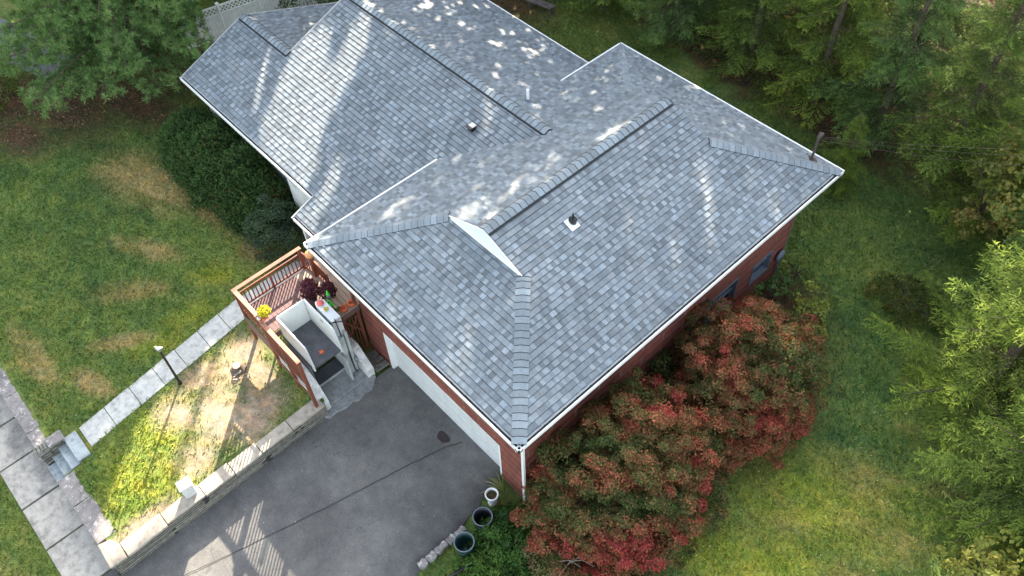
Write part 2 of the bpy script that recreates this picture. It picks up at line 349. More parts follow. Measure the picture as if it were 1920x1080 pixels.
def ground_col(x, y):
    P = np.stack([x, y, np.zeros_like(x)], 1)
    n1 = blend_noise(P, .9, 1); n2 = blend_noise(P, 2.6, 2); n3 = blend_noise(P, .35, 3); n4 = blend_noise(P, 6, 9)
    g = pick([(.05, .088, .032), (.08, .13, .036), (.125, .172, .044), (.20, .21, .07)], .5 * n1 + .3 * n2 + .2 * n4)
    tan = pick([(.22, .165, .06), (.33, .25, .12)], n2); dirt = pick([(.2, .145, .10), (.37, .30, .22)], .5 * n2 + .5 * n4)
    litter = pick([(.035, .028, .018), (.10, .062, .03)], n4)
    L = x < 3
    dry = np.zeros_like(x)
    for a in ((-11.2, -1.6, 1.9, 1.3, .2), (-10.2, -1.4, 2.0, 1.1, .1), (-6, -4.6, 1.5, .5, .9), (-7.4, -3.2, 1.6, .5, .5), (-5.0, .2, .9, .5, 0), (-4.3, -.2, .8, .5, .5), (-4.2, -5.9, 1.3, .35, 1.0), (-5.8, -8.4, 1.8, .45, 0), (-7.8, -.6, 2.2, .5, .1), (-3.4, -7.4, 1, .4, .3)):
        dry = np.maximum(dry, blob(x, y, *a))
    rdry = np.zeros_like(x)
    for a in ((15.9, 12.2, .9, .5, 1.6), (18.2, 10.3, 1.6, .7, -.5), (16.2, 8.6, 1.6, 1.1, .3), (17.6, 7.6, 1.6, 1.0, .3), (15.5, 5.2, 1.2, .9, .4), (17.8, 5.4, 1.6, 1.0, .8), (14.5, 6.2, 1, .6, 0)):
        rdry = np.maximum(rdry, blob(x, y, *a))
    dry = np.maximum(dry * L, rdry * (~L) * .42); dry = np.clip(dry * (.75 + 1.0 * n2) - .12, 0, 1)
    yel = np.zeros_like(x)
    for a in ((15.8, 6.9, 3.0, 1.7, .6), (16.3, 4.2, 2.0, 1.6, .6), (14.9, 3.4, 1.5, 1.0, 0)): yel = np.maximum(yel, blob(x, y, *a))
    for a in ((.8, -8.2, 1.3, .9, 0), (0, -6.6, 1.2, .8, .4), (-4.4, -2.0, 1.0, .5, .9), (-3.4, -3.5, 1.3, .5, 1.2), (1.9, -7.4, .9, .9, 0), (-3.2, -4.9, 1.1, .5, 1.2)): yel = np.maximum(yel, blob(x, y, *a) * .8)
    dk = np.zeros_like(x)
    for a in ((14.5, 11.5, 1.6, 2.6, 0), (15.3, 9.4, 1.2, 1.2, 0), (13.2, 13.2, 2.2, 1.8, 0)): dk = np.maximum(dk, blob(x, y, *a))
    d = np.zeros_like(x)
    for a in ((.3, -4.2, 1.5, 1.6, .3), (-.9, -2.9, .8, .8, 0), (1.3, -5.3, .9, .8, 0), (-.2, -5.9, 1.0, .7, .4), (1.9, -4.4, .7, .9, 0), (.6, -3.0, 1.0, .5, 0), (1.2, -3.6, 1.1, 1.0, 0), (-.9, -4.6, .8, .9, 0), (1.6, -6.2, .9, .7, 0), (2.3, -8.4, .35, 1.3, 0)): d = np.maximum(d, blob(x, y, *a))
    d = np.clip(d * (.6 + .9 * n2) - .1 + .25 * (n4 - .5), 0, 1)
    lit = np.zeros_like(x)
    for a in ((-17.5, -1.8, 3.6, 2.2, .3), (-19.5, -3.6, 2.5, 1.6, .3), (-18.5, -2.0, 3.0, 1.8, .3), (-17, -4.0, 2.2, 1.2, .2), (-15.5, .5, 3.5, 1.4, .3), (-22, -4, 4, 1.5, .2), (-9.5, 17.2, 3.2, 1.6, 0), (-16, 4, 3, 3, 0)): lit = np.maximum(lit, blob(x, y, *a))
    lit = np.maximum(lit, np.clip((y - 19.6 - 1.2 * (n1 - .5) - .12 * np.clip(x - 3, 0, 9)) / 1.2, 0, 1) * (x < 13) * (x > -4))
    lit = np.maximum(lit, np.clip((x + .55 * y - 25.2 + 1.5 * (n1 - .5)) / 1.2, 0, 1))
    bed = np.maximum(blob(x, y, 11.5, 8, 2.6, 4.6), np.maximum(blob(x, y, 11.4, 2.2, 2.6, 3.0), blob(x, y, 10.6, 12.3, 1.6, 1.6)))
    bed = np.maximum(bed, blob(x, y, -8.4, 1.2, 3.6, 1.3)); lit = np.maximum(lit, bed)
    def mx(a, b, f): f = f[:, None]; return a * (1 - f) + b * f
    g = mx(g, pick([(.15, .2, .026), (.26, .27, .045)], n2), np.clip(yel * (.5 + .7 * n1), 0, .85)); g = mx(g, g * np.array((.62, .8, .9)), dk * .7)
    g = g * np.where(x > 9.2, 1.25, 1.04)[:, None]; g = mx(g, tan, dry * .75); g = mx(g, dirt, d); g = mx(g, litter, np.clip(lit * 1.1 - .08 + .3 * (n4 - .5), 0, 1))
    return g, np.clip(1 - d * 1.1 - lit * .9 - dry * .35, 0, 1)
def lines(lo, hi, step, extra, far):
    a = np.arange(lo, hi, step); b = np.concatenate([lo - np.geomspace(.5, lo + far, 18), hi + np.geomspace(.5, far - hi, 18)]) if far else np.array([])
    return np.unique(np.round(np.concatenate([a, b, np.array(extra)]), 3))
xs = lines(-25, 23, .2, [2.71, 2.73, .61, .63, 3.19, 3.21, 7.99, 8.01, 9.49, 9.51, -2.06, -2.04, -.86, -.84], 0); xs = np.unique(np.concatenate([xs, -25 - np.geomspace(.6, 90, 20), 23 + np.geomspace(.6, 90, 20)]))
ys = lines(-13, 21, .2, [-9.63, -9.61, -2.09, -2.07, 2.19, 2.21, -8.96, -8.94], 0); ys = np.unique(np.concatenate([ys, -13 - np.geomspace(.6, 60, 16), 21 + np.geomspace(.6, 100, 20)]))
X, Y = np.meshgrid(xs, ys); xf, yf = X.ravel(), Y.ravel()
V = np.stack([xf, yf, gh(xf, yf)], 1); nx = len(xs); ii, jj = np.meshgrid(np.arange(nx - 1), np.arange(len(ys) - 1)); b0 = (jj * nx + ii).ravel()
F = np.stack([b0, b0 + 1, b0 + nx + 1, b0 + nx], 1)
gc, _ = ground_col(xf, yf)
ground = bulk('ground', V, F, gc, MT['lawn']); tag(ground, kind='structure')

# driveway, sidewalk, path, road
def sheet(name, pts, mat, z_off, kind='structure', sub=12):
    """a slab following gh-like slope: pts polygon in plan, height function"""
    pass
dz = lambda y: -4.52 - .035 * max(0, -y)
m = MB(); rngd = random.Random(3)
edge = [(8.5, .7), (8.52, .3), (8.58, -.3), (8.8, -.9), (8.86, -1.5), (8.9, -2.3), (8.86, -2.8), (9.0, -3.4), (9.1, -4.5), (9.2, -6), (9.3, -9), (9.6, -13), (10.2, -18)]
prev = None; rows = []
for k in range(90):
    y = .7 - 18.7 * (k / 89) ** 1.2
    for (xa, ya), (xb, yb) in zip(edge, edge[1:]):
        if yb <= y <= ya: xe = xa + (xb - xa) * (ya - y) / (ya - yb); break
    xe += .05 * math.sin(y * 7) + .03 * math.sin(y * 17 + 1)
    x0 = 2.86 if y > -9.8 else 2.8
    rows.append([(x0 + (xe - x0) * t, y, dz(y) + .012 * math.sin(t * 5 + y)) for t in (0, .25, .5, .75, 1)] + [(xe + .02, y, dz(y) - .12)])
vs_ = [p for r in rows for p in r]; n = 6
m.add(vs_, [(i * n + k, (i + 1) * n + k, (i + 1) * n + k + 1, i * n + k + 1) for i in range(89) for k in range(5)], None, True)
tag(m.build('driveway', MT['asphalt']), kind='structure')
# seam lines and stain on the driveway
def ribbon(pts, wd, mat, name, zo=.006):
    m = MB(); out = []
    for i, (x, y) in enumerate(pts):
        a = pts[max(i - 1, 0)]; b = pts[min(i + 1, len(pts) - 1)]; dx, dy = b[0] - a[0], b[1] - a[1]; l = math.hypot(dx, dy)
        nx_, ny_ = -dy / l * wd / 2, dx / l * wd / 2
        for s_ in (1, -1):
            px, py = x + nx_ * s_, y + ny_ * s_; out.append((px, py, dz(py) + .016 + zo))
    m.add(out, [(2 * i, 2 * i + 1, 2 * i + 3, 2 * i + 2) for i in range(len(pts) - 1)]); return tag(m.build(name, mat), kind='structure')
sp = [(4.2, -8.5), (4.7, -6.93), (5.45, -4.2), (6.14, -1.5), (6.5, -.2), (6.8, .45)]
pts = []
for (x0, y0), (x1, y1) in zip(sp, sp[1:]):
    for t in np.linspace(0, 1, 8, endpoint=False): pts.append((x0 + (x1 - x0) * t + R.uniform(-.012, .012), y0 + (y1 - y0) * t))
ribbon(pts, .022, MT['seam'], 'driveway_seam')
m = MB(); pp = [(6.2 + .24 * math.cos(t) * (1 + .15 * math.sin(3 * t)), .03 + .19 * math.sin(t) * (1 + .2 * math.cos(2 * t)), dz(0) + .02) for t in np.linspace(0, 6.28, 18, endpoint=False)]
m.add(pp, [tuple(range(18))]); tag(m.build('tar_stain', MT['tar']), kind='structure')
# sidewalk slabs
m = MB(); sx = [-30 + 1.85 * k for k in range(14)]; sx = [v for v in sx if v < -5] + [-4.69, -3.04, -1.26, .54, 2.45]
for a, b in zip(sx, sx[1:]):
    t = R.uniform(-.012, .012); m.box(a + .035, b - .035, -11.2, -9.86, -5.0, -4.86 + t)
tag(m.build('sidewalk', MT['walk'], bevel=.012), kind='structure')
m = MB(); m.box(2.48, 14, -11.2, -9.9, -5.05, -4.885); tag(m.build('sidewalk_apron', MT['asphalt']), kind='structure')
# path to the deck
m = MB(); y = -8.5; k = 0
while y < 2.0:
    L_ = R.uniform(.82, 1.0); y1 = min(y + L_, 2.1); c = lambda yy: -1.62 - .118 * (yy + 8.4) * 1.02 if yy < -2 else -2.38
    za = float(gh(-2, y)) + .035; zb = float(gh(-2, y1)) + .035; h = .46; j = R.uniform(-.02, .02)
    ca, cb = c(y) + j, c(y1) + j
    vs_ = [(ca - h, y + .012, za), (ca + h, y + .012, za), (cb + h, y1 - .012, zb), (cb - h, y1 - .012, zb)]
    m.add(vs_ + [(p[0], p[1], p[2] - .08) for p in vs_], [(0, 1, 2, 3), (0, 4, 5, 1), (1, 5, 6, 2), (2, 6, 7, 3), (3, 7, 4, 0)]); y = y1; k += 1
tag(m.build('path', MT['path']), kind='structure')
m = MB(); m.add([(-34, -6.4, -3.78), (-19.6, -1.6, -3.78), (-20.3, .4, -3.78), (-34, -3.6, -3.78)], [(0, 1, 2, 3)]); tag(m.build('road', MT['road']), kind='structure')
# street-side verge is the ground itself; concrete apron by the lift
m = MB()
a = [(1.6, -2.0), (1.6, -.36), (2.66, -.36), (2.66, -2.0)]; m.prism([(1.3, -2.02), (2.68, -2.02), (2.68, -.36), (1.3, -.36)], -4.7, -4.44)
irr = [(2.55, -2.35), (2.8, -2.42), (3.02, -2.2), (3.0, -1.9), (3.1, -1.6), (3.06, -1.3), (3.18, -1.1), (3.1, -.8), (3.15, -.55), (2.95, -.3), (2.8, -.12), (2.6, -.3)]
m.prism(irr[::1], -4.7, -4.498); tag(m.build('concrete_apron', MT['apron'], bevel=.015), kind='structure')
m = MB(); m.prism([(1.3, -2.02), (1.9, -2.02), (1.9, -.36), (1.3, -.36)], -4.7, -4.435); tag(m.build('lift_pit_floor', MT['liftfloor']), kind='structure')

# ------------------------------------------------------------------ house
house = thing('house', (0, 5, -4.5), 'brick and white sided house under a large grey shingle roof', 'house')
PT = .412; PMF = .3813; PMB = .346; ZM = 1.133; YM = 8.275; YF = 1.842; ZF = ZM - PMF * (YM - YF); YB = 13.444; XL = -11.95; XR = -8.5; YL2 = 5.194; YF2 = .94
def clip(poly, a, b, c):
    """keep a*x+b*y<=c"""
    out = []
    for i in range(len(poly)):
        p, q = poly[i], poly[(i + 1) % len(poly)]; dp, dq = a * p[0] + b * p[1] - c, a * q[0] + b * q[1] - c
        if dp <= 0: out.append(p)
        if (dp < 0 < dq) or (dq < 0 < dp):
            t = dp / (dp - dq); out.append((p[0] + (q[0] - p[0]) * t, p[1] + (q[1] - p[1]) * t))
    return out
def clip_convex(poly, conv):
    n = len(conv); ar = sum(conv[i][0] * conv[(i + 1) % n][1] - conv[(i + 1) % n][0] * conv[i][1] for i in range(n)); sg = 1 if ar > 0 else -1
    for i in range(n):
        (x0, y0), (x1, y1) = conv[i], conv[(i + 1) % n]; ex, ey = x1 - x0, y1 - y0
        a, b = ey * sg, -ex * sg; poly = clip(poly, a, b, a * x0 + b * y0)
        if len(poly) < 3: return []
    return poly
def tone(rng, z=.0):
    r = rng.random()
    if r < .22: base = rng.uniform(.17, .205)
    elif r < .75: base = rng.uniform(.125, .175)
    else: base = rng.uniform(.105, .13)
    base = base * (1 + z)
    h = rng.uniform(-.03, .03)
    base *= 1.2
    return (base * (.875 + h), base * 1.02, base * (1.13 - h))
EXP_ = .184
def slope(name, O, ud, vd, pieces, seed, label=None):
    """shingles laid tab by tab over plan pieces (given as 3D points), courses parallel to the eave"""
    O, ud, vd = Vector(O), Vector(ud).normalized(), Vector(vd).normalized(); nn = ud.cross(vd); nn = nn if nn.z > 0 else -nn
    flat = [[((Vector(p) - O).dot(ud), (Vector(p) - O).dot(vd)) for p in pc] for pc in pieces]
    umin = min(p[0] for f in flat for p in f); umax = max(p[0] for f in flat for p in f); vmax = max(p[1] for f in flat for p in f); vmin = min(p[1] for f in flat for p in f)
    rng = random.Random(seed); m = MB()
    W3 = lambda u, v, h: tuple(O + ud * u + vd * v + nn * h)
    for pc in flat:
        n = len(pc); m.add([W3(u, v, -.015) for u, v in pc] + [W3(u, v, -.09) for u, v in pc], [tuple(range(n)), tuple(range(2 * n - 1, n - 1, -1))] + [(i, (i + 1) % n, n + (i + 1) % n, n + i) for i in range(n)], (.07, .07, .075))
    i = int(math.floor(vmin / EXP_)); hi = False
    while i * EXP_ < vmax:
        v0 = i * EXP_; v1 = v0 + EXP_; u = umin - rng.uniform(0, .5)
        drift = rng.uniform(-.002, .002)
        while u < umax:
            hi = not hi; wd = rng.choice((.10, .13, .15, .17, .2)) if hi else rng.choice((.09, .12, .15, .18, .22))
            lift = .017 + (.007 if hi else 0) + rng.uniform(-.002, .002); c = tone(rng, .13) if hi else tone(rng, -.06)
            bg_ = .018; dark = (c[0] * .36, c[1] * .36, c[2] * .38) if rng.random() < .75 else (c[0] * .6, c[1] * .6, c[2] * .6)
            q = [(u, v0 + drift), (u + wd, v0 + drift), (u + wd, v1 - bg_), (u, v1 - bg_)]
            for pc in flat:
                cp = clip_convex(q, pc)
                if len(cp) >= 3:
                    hh = lambda v: lift * (1 - (v - v0) / EXP_) + .002
                    m.add([W3(a, b, hh(b)) for a, b in cp], [tuple(range(len(cp)))], c)
                    ulo = min(a for a, b in cp if b < v0 + .02) if any(b < v0 + .02 for a, b in cp) else None
                    if ulo is not None:
                        uhi = max(a for a, b in cp if b < v0 + .02); vb = v0 + drift
                        m.add([W3(ulo, vb, 0), W3(uhi, vb, 0), W3(uhi, vb, hh(vb)), W3(ulo, vb, hh(vb))], [(0, 1, 2, 3)], (.035, .036, .04))
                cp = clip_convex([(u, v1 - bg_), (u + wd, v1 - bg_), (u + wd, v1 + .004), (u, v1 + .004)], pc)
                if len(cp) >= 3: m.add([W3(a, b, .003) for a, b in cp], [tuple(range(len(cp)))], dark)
            u += wd
        i += 1
    o = m.build(name, MT['shingle'], house)
    if label: o['label'] = label
    return o
def fz(y): return ZM - PMF * (YM - y)
def bz(y): return ZM - PMB * (y - YM)
g_ = .13   # shingles stop at the gutter
# garage wing
D1, D2 = 3.38, 3.274; LW = 14.726; C4 = (.25, 14.42)
zz = lambda d: PT * d
wf = [(g_, g_, zz(g_)), (10 - g_, g_, zz(g_)), (10 - D1, D1, zz(D1)), (D1, D1, zz(D1))]
slope('front_hip_slope', (0, 0, 0), (1, 0, 0), (0, 1, PT), [wf], 21)
XB = 10 - D1
wr = [[(10 - g_, g_, zz(g_)), (10 - g_, LW - g_, zz(g_)), (10 - D2, LW - D2, zz(D2)), (XB, D1, zz(D1))],
      [(XB, D1, zz(D1)), (10 - D2, LW - D2, zz(D2)), (5, LW - D2, zz(5)), (5, D1, zz(5))]]
slope('right_slope', (10, 0, 0), (0, 1, 0), (-1, 0, PT), wr, 22)
lx = .03
wl = [[(lx, g_, zz(lx)), (C4[0], C4[1], zz(C4[0])), (D2, LW - D2, zz(D2)), (D2, D1, zz(D2)), (D1, D1, zz(D1))][:5], [(D2, D1, zz(D2)), (D2, LW - D2, zz(D2)), (5, LW - D2, zz(5)), (5, D1, zz(5))]]
wl[0] = [(lx, lx, zz(lx)), (C4[0], C4[1], zz(C4[0])), (D2, LW - D2, zz(D2)), (D2, D2, zz(D2))]
slope('left_slope', (0, 0, 0), (0, 1, 0), (1, 0, PT), wl, 23)
wb = [(C4[0], C4[1], zz(LW - C4[1])), (10 - .03, LW - .03, zz(.03)), (10 - D2, LW - D2, zz(D2)), (D2, LW - D2, zz(D2))]
slope('back_hip_slope', (0, LW, 0), (1, 0, 0), (0, -1, PT), [wb], 24)
# main roof
mf = [[(XL, YF + g_, fz(YF + g_)), (XR, YF + g_, fz(YF + g_)), (XR, YL2, fz(YL2)), (XL, YL2, fz(YL2))],
      [(XR, YF + g_, fz(YF + g_)), (.3, YF + g_, fz(YF + g_)), (.3, 5.3, fz(5.3)), (XR, 5.3, fz(5.3))],
      [(XR, 5.3, fz(5.3)), (.1, 5.3, fz(5.3)), (2.85, YM, fz(YM)), (XR, YM, fz(YM))],
      [(-2.7, YF2 + g_, fz(YF2 + g_)), (.3, YF2 + g_, fz(YF2 + g_)), (.3, YF + g_, fz(YF + g_)), (-2.7, YF + g_, fz(YF + g_))]]
slope('main_front_slope', (XL, YF2, fz(YF2)), (1, 0, 0), (0, 1, PMF), mf, 25)
mb = [[(XR, YM, bz(YM)), (2.85, YM, bz(YM)), (.15, 11.55, bz(11.55)), (XR, 11.55, bz(11.55))], [(XR, 11.55, bz(11.55)), (.3, 11.55, bz(11.55)), (.3, YB - .03, bz(YB - .03)), (XR, YB - .03, bz(YB - .03))]]
slope('main_back_slope', (XL, YB, bz(YB)), (1, 0, 0), (0, -1, PMB), mb, 26)
lb = [(XL, YL2, fz(YL2)), (XR - .05, YL2, fz(YL2)), (XR - .05, YB, fz(YL2) - .35 * (YB - YL2)), (XL, YB, fz(YL2) - .35 * (YB - YL2))]
slope('low_back_slope', (XL, YB, fz(YL2) - .35 * (YB - YL2)), (1, 0, 0), (0, -1, .35), [lb], 27)

def caps(name, p, q, nl, nr, wd, lift, step=.2, box=False, seed=1):
    """ridge or hip cap: overlapping folded shingles from q(top) down to p; nl, nr = plane normals on the two sides"""
    p, q = Vector(p), Vector(q); L_ = (q - p).length; d = (q - p) / L_; rng = random.Random(seed); m = MB()
    n1, n2 = Vector(nl).normalized(), Vector(nr).normalized(); upn = (n1 + n2).normalized()
    a = n1.cross(d); a = a if a.dot(n2) < 0 else -a
    b = n2.cross(d); b = b if b.dot(n1) < 0 else -b
    a.normalize(); b.normalize(); k = 0; wb_ = wd
    if box: wd = wd - .045
    if box:
        for s_, v in ((1, a), (-1, b)):
            nn_ = (n1 if s_ > 0 else n2); lo = [p + v * wb_ + nn_ * .026, q + v * wb_ + nn_ * .026, q + v * (wd - .01) + upn * (lift + .004), p + v * (wd - .01) + upn * (lift + .004)]
            m.add(lo, [(0, 1, 2, 3)], (.016, .018, .02))
            m.add([lo[0], lo[1], lo[1] - nn_ * .024, lo[0] - nn_ * .024], [(0, 1, 2, 3)], (.016, .018, .02))
        for e in (p, q): m.add([e + a * wd, e + upn * lift, e + b * wd, e + a * wd + upn * lift, e + b * wd + upn * lift], [(0, 1, 3), (1, 2, 4)], (.02, .02, .022))
    s0 = 0
    while s0 < L_:
        s1 = min(s0 + step + .01, L_); c = tone(rng); c = tuple(x * .75 + y for x, y in zip(c, (.075, .09, .1))); h0 = lift + .018; h1 = lift + .007
        arc = []
        for s_, h in ((s0, h0), (s1, h1)):
            e = p + d * s_; arc.append([e + a * wd + upn * (h - .004), e + a * wd * .5 + upn * (h + .005), e + upn * (h + .012), e + b * wd * .5 + upn * (h + .005), e + b * wd + upn * (h - .004)])
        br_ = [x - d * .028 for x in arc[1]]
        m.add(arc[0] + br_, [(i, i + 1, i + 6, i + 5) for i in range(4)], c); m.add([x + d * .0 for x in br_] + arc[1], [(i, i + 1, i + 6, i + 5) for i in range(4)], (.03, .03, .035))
        lo = [x - upn * .034 for x in arc[0]]; m.add(arc[0] + lo, [(i, i + 1, i + 6, i + 5) for i in range(4)], (.02, .02, .024))
        pass
        for ix, vv in ((0, a), (4, b)):
            m.add([arc[0][ix], arc[1][ix], arc[1][ix] - upn * .045, arc[0][ix] - upn * .045], [(0, 1, 2, 3)], (.03, .032, .036))
        s0 += step
    return m.build(name, MT['shingle'], house)
nWF, nWR, nWL, nWB = (0, -PT, 1), (PT, 0, 1), (-PT, 0, 1), (0, PT, 1); nF, nB = (0, -PMF, 1), (0, PMB, 1)
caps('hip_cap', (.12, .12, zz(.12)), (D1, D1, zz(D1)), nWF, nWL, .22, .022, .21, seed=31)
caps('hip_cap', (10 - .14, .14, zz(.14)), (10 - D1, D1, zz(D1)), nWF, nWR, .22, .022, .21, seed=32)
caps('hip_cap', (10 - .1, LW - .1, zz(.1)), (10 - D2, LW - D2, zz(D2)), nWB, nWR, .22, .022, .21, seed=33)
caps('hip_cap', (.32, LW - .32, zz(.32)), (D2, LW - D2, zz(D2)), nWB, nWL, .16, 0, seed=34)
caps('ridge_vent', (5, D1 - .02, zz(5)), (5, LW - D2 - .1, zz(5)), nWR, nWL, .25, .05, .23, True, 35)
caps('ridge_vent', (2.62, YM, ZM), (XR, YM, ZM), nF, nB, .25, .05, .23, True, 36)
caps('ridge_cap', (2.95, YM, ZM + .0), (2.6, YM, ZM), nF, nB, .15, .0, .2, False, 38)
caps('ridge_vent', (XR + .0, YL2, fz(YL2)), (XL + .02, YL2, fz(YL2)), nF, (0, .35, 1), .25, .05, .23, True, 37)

# dutch gable faces
def tri_face(name, pts, th, nrm, mat, parent=house):
    nrm = Vector(nrm); m = MB(); a = [Vector(p) for p in pts]; b = [p + nrm * th for p in a]; n = len(a)
    m.add(a + b, [tuple(range(n))[::-1], tuple(range(n, 2 * n))] + [(i, (i + 1) % n, n + (i + 1) % n, n + i) for i in range(n)]); return m.build(name, mat, parent)
tri_face('gable_panel', [(D1 + .0, D1, zz(D1) - .02), (10 - D1, D1, zz(D1) - .02), (5, D1, zz(5) - .01)], .03, (0, -1, 0), MT['white'])
m = MB(); m.beam((D1 + .02, D1 - .035, zz(D1) + .02), (5, D1 - .035, zz(5) + .02), .03, .03); m.beam((10 - D1 - .02, D1 - .035, zz(D1) + .02), (5, D1 - .035, zz(5) + .02), .03, .03); m.beam((D1 + .1, D1 - .05, zz(D1) + .0), (10 - D1 - .1, D1 - .05, zz(D1) + .0), .05, .012)
m.build('gable_trim', MT['white'], house)
tri_face('gable_panel', [(D2 + .2, LW - D2, zz(D2) - .02), (10 - D2 - .2, LW - D2, zz(D2) - .02), (5, LW - D2, zz(5) - .08)], .03, (0, 1, 0), MT['white'])
tri_face('gable_panel', [(XR - .02, YL2 - .1, fz(YL2) - .1), (XR - .02, YM, ZM - .02), (XR - .02, YB - .1, bz(YB) + .05), (XR - .02, YB - .1, fz(YL2) - .35 * (YB - YL2) - .1)], .05, (-1, 0, 0), MT['siding'])

# gutters and drip edges
def gutter(p, q, out, cap0=True, cap1=True, dirt=.0, seed=1):
    p, q, out = Vector(p), Vector(q), Vector(out); zt = Vector((0, 0, 1)); m = MB(); inn = g_ - .005
    def strip(o0, o1, z0, z1, mm):   # box between offsets along out (0 = outer lip) and heights
        a = [p - out * o0 + zt * z0, q - out * o0 + zt * z0, q - out * o0 + zt * z1, p - out * o0 + zt * z1, p - out * o1 + zt * z0, q - out * o1 + zt * z0, q - out * o1 + zt * z1, p - out * o1 + zt * z1]
        mm.add(a, [(0, 1, 2, 3), (4, 7, 6, 5), (0, 4, 5, 1), (3, 2, 6, 7), (0, 3, 7, 4), (1, 5, 6, 2)])
    strip(0, .038, -.13, .01, m); strip(.04, inn + .02, -.13, -.12, m); strip(inn, inn + .03, -.2, -.0, m)
    g = m.build('gutter', MT['white'], house)
    m = MB(); strip(.041, inn - .003, -.11, -.055, m)
    rng = random.Random(seed); d = q - p; L_ = d.length; d.normalize(); s_ = .3
    while s_ < L_ - .2:
        a = p + d * s_ - out * .04; b = a - out * (inn - .04); m.beam(a - zt * .01, b - zt * .01, .018, .01); s_ += rng.uniform(.5, .75)
    m.build('gutter_debris', MT['gutterdirt'], g)
gutter((0, 0, 0), (10, 0, 0), (0, -1, 0), seed=1); gutter((10, 0, 0), (10, LW, 0), (1, 0, 0), seed=2)
gutter((XL - .05, YF, fz(YF)), (-2.7, YF, fz(YF)), (0, -1, 0), seed=3); gutter((-2.7, YF2, fz(YF2)), (.25, YF2, fz(YF2)), (0, -1, 0), seed=4)
m = MB()
def edge_strip(p, q, wd, ht, dn=.0): m.beam(Vector(p) + Vector((0, 0, -ht / 2 + .025)), Vector(q) + Vector((0, 0, -ht / 2 + .025)), wd, ht)
edge_strip((.02, .02, 0.01), (C4[0] - .02, C4[1], .1), .055, .17); edge_strip((C4[0], C4[1] + .02, .12), (10, LW, 0.02), .055, .17)
edge_strip((XR, YB, bz(YB)), (.3, YB, bz(YB)), .055, .17)
m.build('white_fascia', MT['white'], house)
m = MB(); m.beam((XL - .02, YF + .05, fz(YF) - .06), (XL - .02, YL2, fz(YL2) - .06), .03, .16); m.beam((XL - .02, YL2, fz(YL2) - .06), (XL - .02, YB, fz(YL2) - .35 * (YB - YL2) - .06), .03, .16)
m.build('rake_board', MT['soffit'], house); m = MB()
m.beam((XR - .06, YL2 + .1, fz(YL2) + .0), (XR - .06, YM, ZM - .04), .03, .12); m.beam((XR - .06, YM, ZM - .04), (XR - .06, YB, bz(YB) - .04), .03, .12); m.build('rake_board', MT['soffit'], house); m = MB(); m.beam((-2.72, YF2, fz(YF2) - .05), (-2.72, YF + .1, fz(YF) - .02), .045, .16)
m.build('rake_board', MT['soffit'], house)
# soffits
m = MB(); m.box(.1, 9.93, .1, LW - .35, -.215, -.195); m.build('soffit', MT['soffit'], house)
m = MB(); m.box(XL + .05, -.3, YF + .1, 3, ZF - .23, ZF - .2); m.box(-2.65, .2, YF2 + .1, 2.3, fz(YF2) - .2, fz(YF2) - .18); m.build('soffit', MT['soffit'], house)
# walls
m = MB(); GX0, GX1, GH, Y0 = 2.91, 8.55, -2.40, .5
m.box(1.72, GX0, Y0, Y0 + .25, -4.9, -.2); m.box(GX1, 9.5, Y0, Y0 + .25, -4.9, -.2); m.box(GX0, GX1, Y0, Y0 + .25, GH, -.2)
W1, W2 = (8.9, 10.5, -3.75, -2.35), (11.35, 12.45, -3.55, -2.55); yy = Y0 + .25
for a, b, z0, z1 in (W1, W2):
    m.box(9.25, 9.5, yy, a, -4.9, -.2); m.box(9.25, 9.5, a, b, -4.9, z0); m.box(9.25, 9.5, a, b, z1, -.2); yy = b
m.box(9.25, 9.5, yy, 13.3, -4.9, -.2)
m.box(.5, 9.25, 13.05, 13.3, -4.9, -.2); m.box(1.72, 1.97, Y0 + .25, 2.3, -4.9, -.2); m.box(.5, 1.97, 2.3, 2.5, -4.9, -.2)
m.build('brick_wall', MT['brick'], house)
m = MB(); m.box(XL + .35, .5, 2.4, 2.6, -4.3, ZF - .2); m.box(XL + .35, XL + .55, 2.6, YB - .5, -4.3, ZF - .2); m.box(XL + .35, .5, YB - .7, YB - .5, -4.8, bz(YB) - .1); m.box(.3, .5, 2.6, 13.2, -4.3, -.2); m.build('siding_wall', MT['siding'], house)
# bow window bay on the front wall
m = MB(); bp = [(-5.3, 2.4), (-5.0, 2.1), (-4.5, 1.9), (-4.0, 1.85), (-3.5, 1.95), (-3.0, 2.15), (-2.8, 2.4)]; m.prism(bp, -3.3, -1.65); m.build('bow_window', MT['dirtywhite'], house)
# windows on the right wall
for k, (a, b, z0, z1) in enumerate((W1, W2)):
    m = MB(); x = 9.52; mid = (z0 + z1) / 2
    m.box(9.3, x + .01, a, a + .03, z0, z1); m.box(9.3, x + .01, b - .03, b, z0, z1); m.box(9.3, x + .01, a + .04, b - .04, z1 - .04, z1); m.box(9.3, x + .01, a - .02, b + .02, z0 - .03, z0 + .02); m.box(9.32, x - .1, a + .04, b - .04, mid - .02, mid + .02)
    fr = m.build('window', MT['bluegrey'], house); fr['label'] = 'larger side window near the red shrubs' if k == 0 else 'smaller side window near the back corner'
    m = MB(); m.box(9.3, 9.32, a + .04, b - .04, z0 + .02, z1 - .04); m.build('pane', MT['glass'], fr)
m = MB(); m.lathe([(.02, 0), (.2, .02), (.24, .06), (.2, .12), (.02, .14)], 0, 0, 0, 18); m.v = [(9.55 + z, 12.95 + x, -3.2 + y * 1.1) for x, y, z in m.v]; m.tube([(9.56, 13.0, -3.4), (9.6, 13.02, -4.3)], .03); m.build('utility_meter', MT['bluegrey'], house)
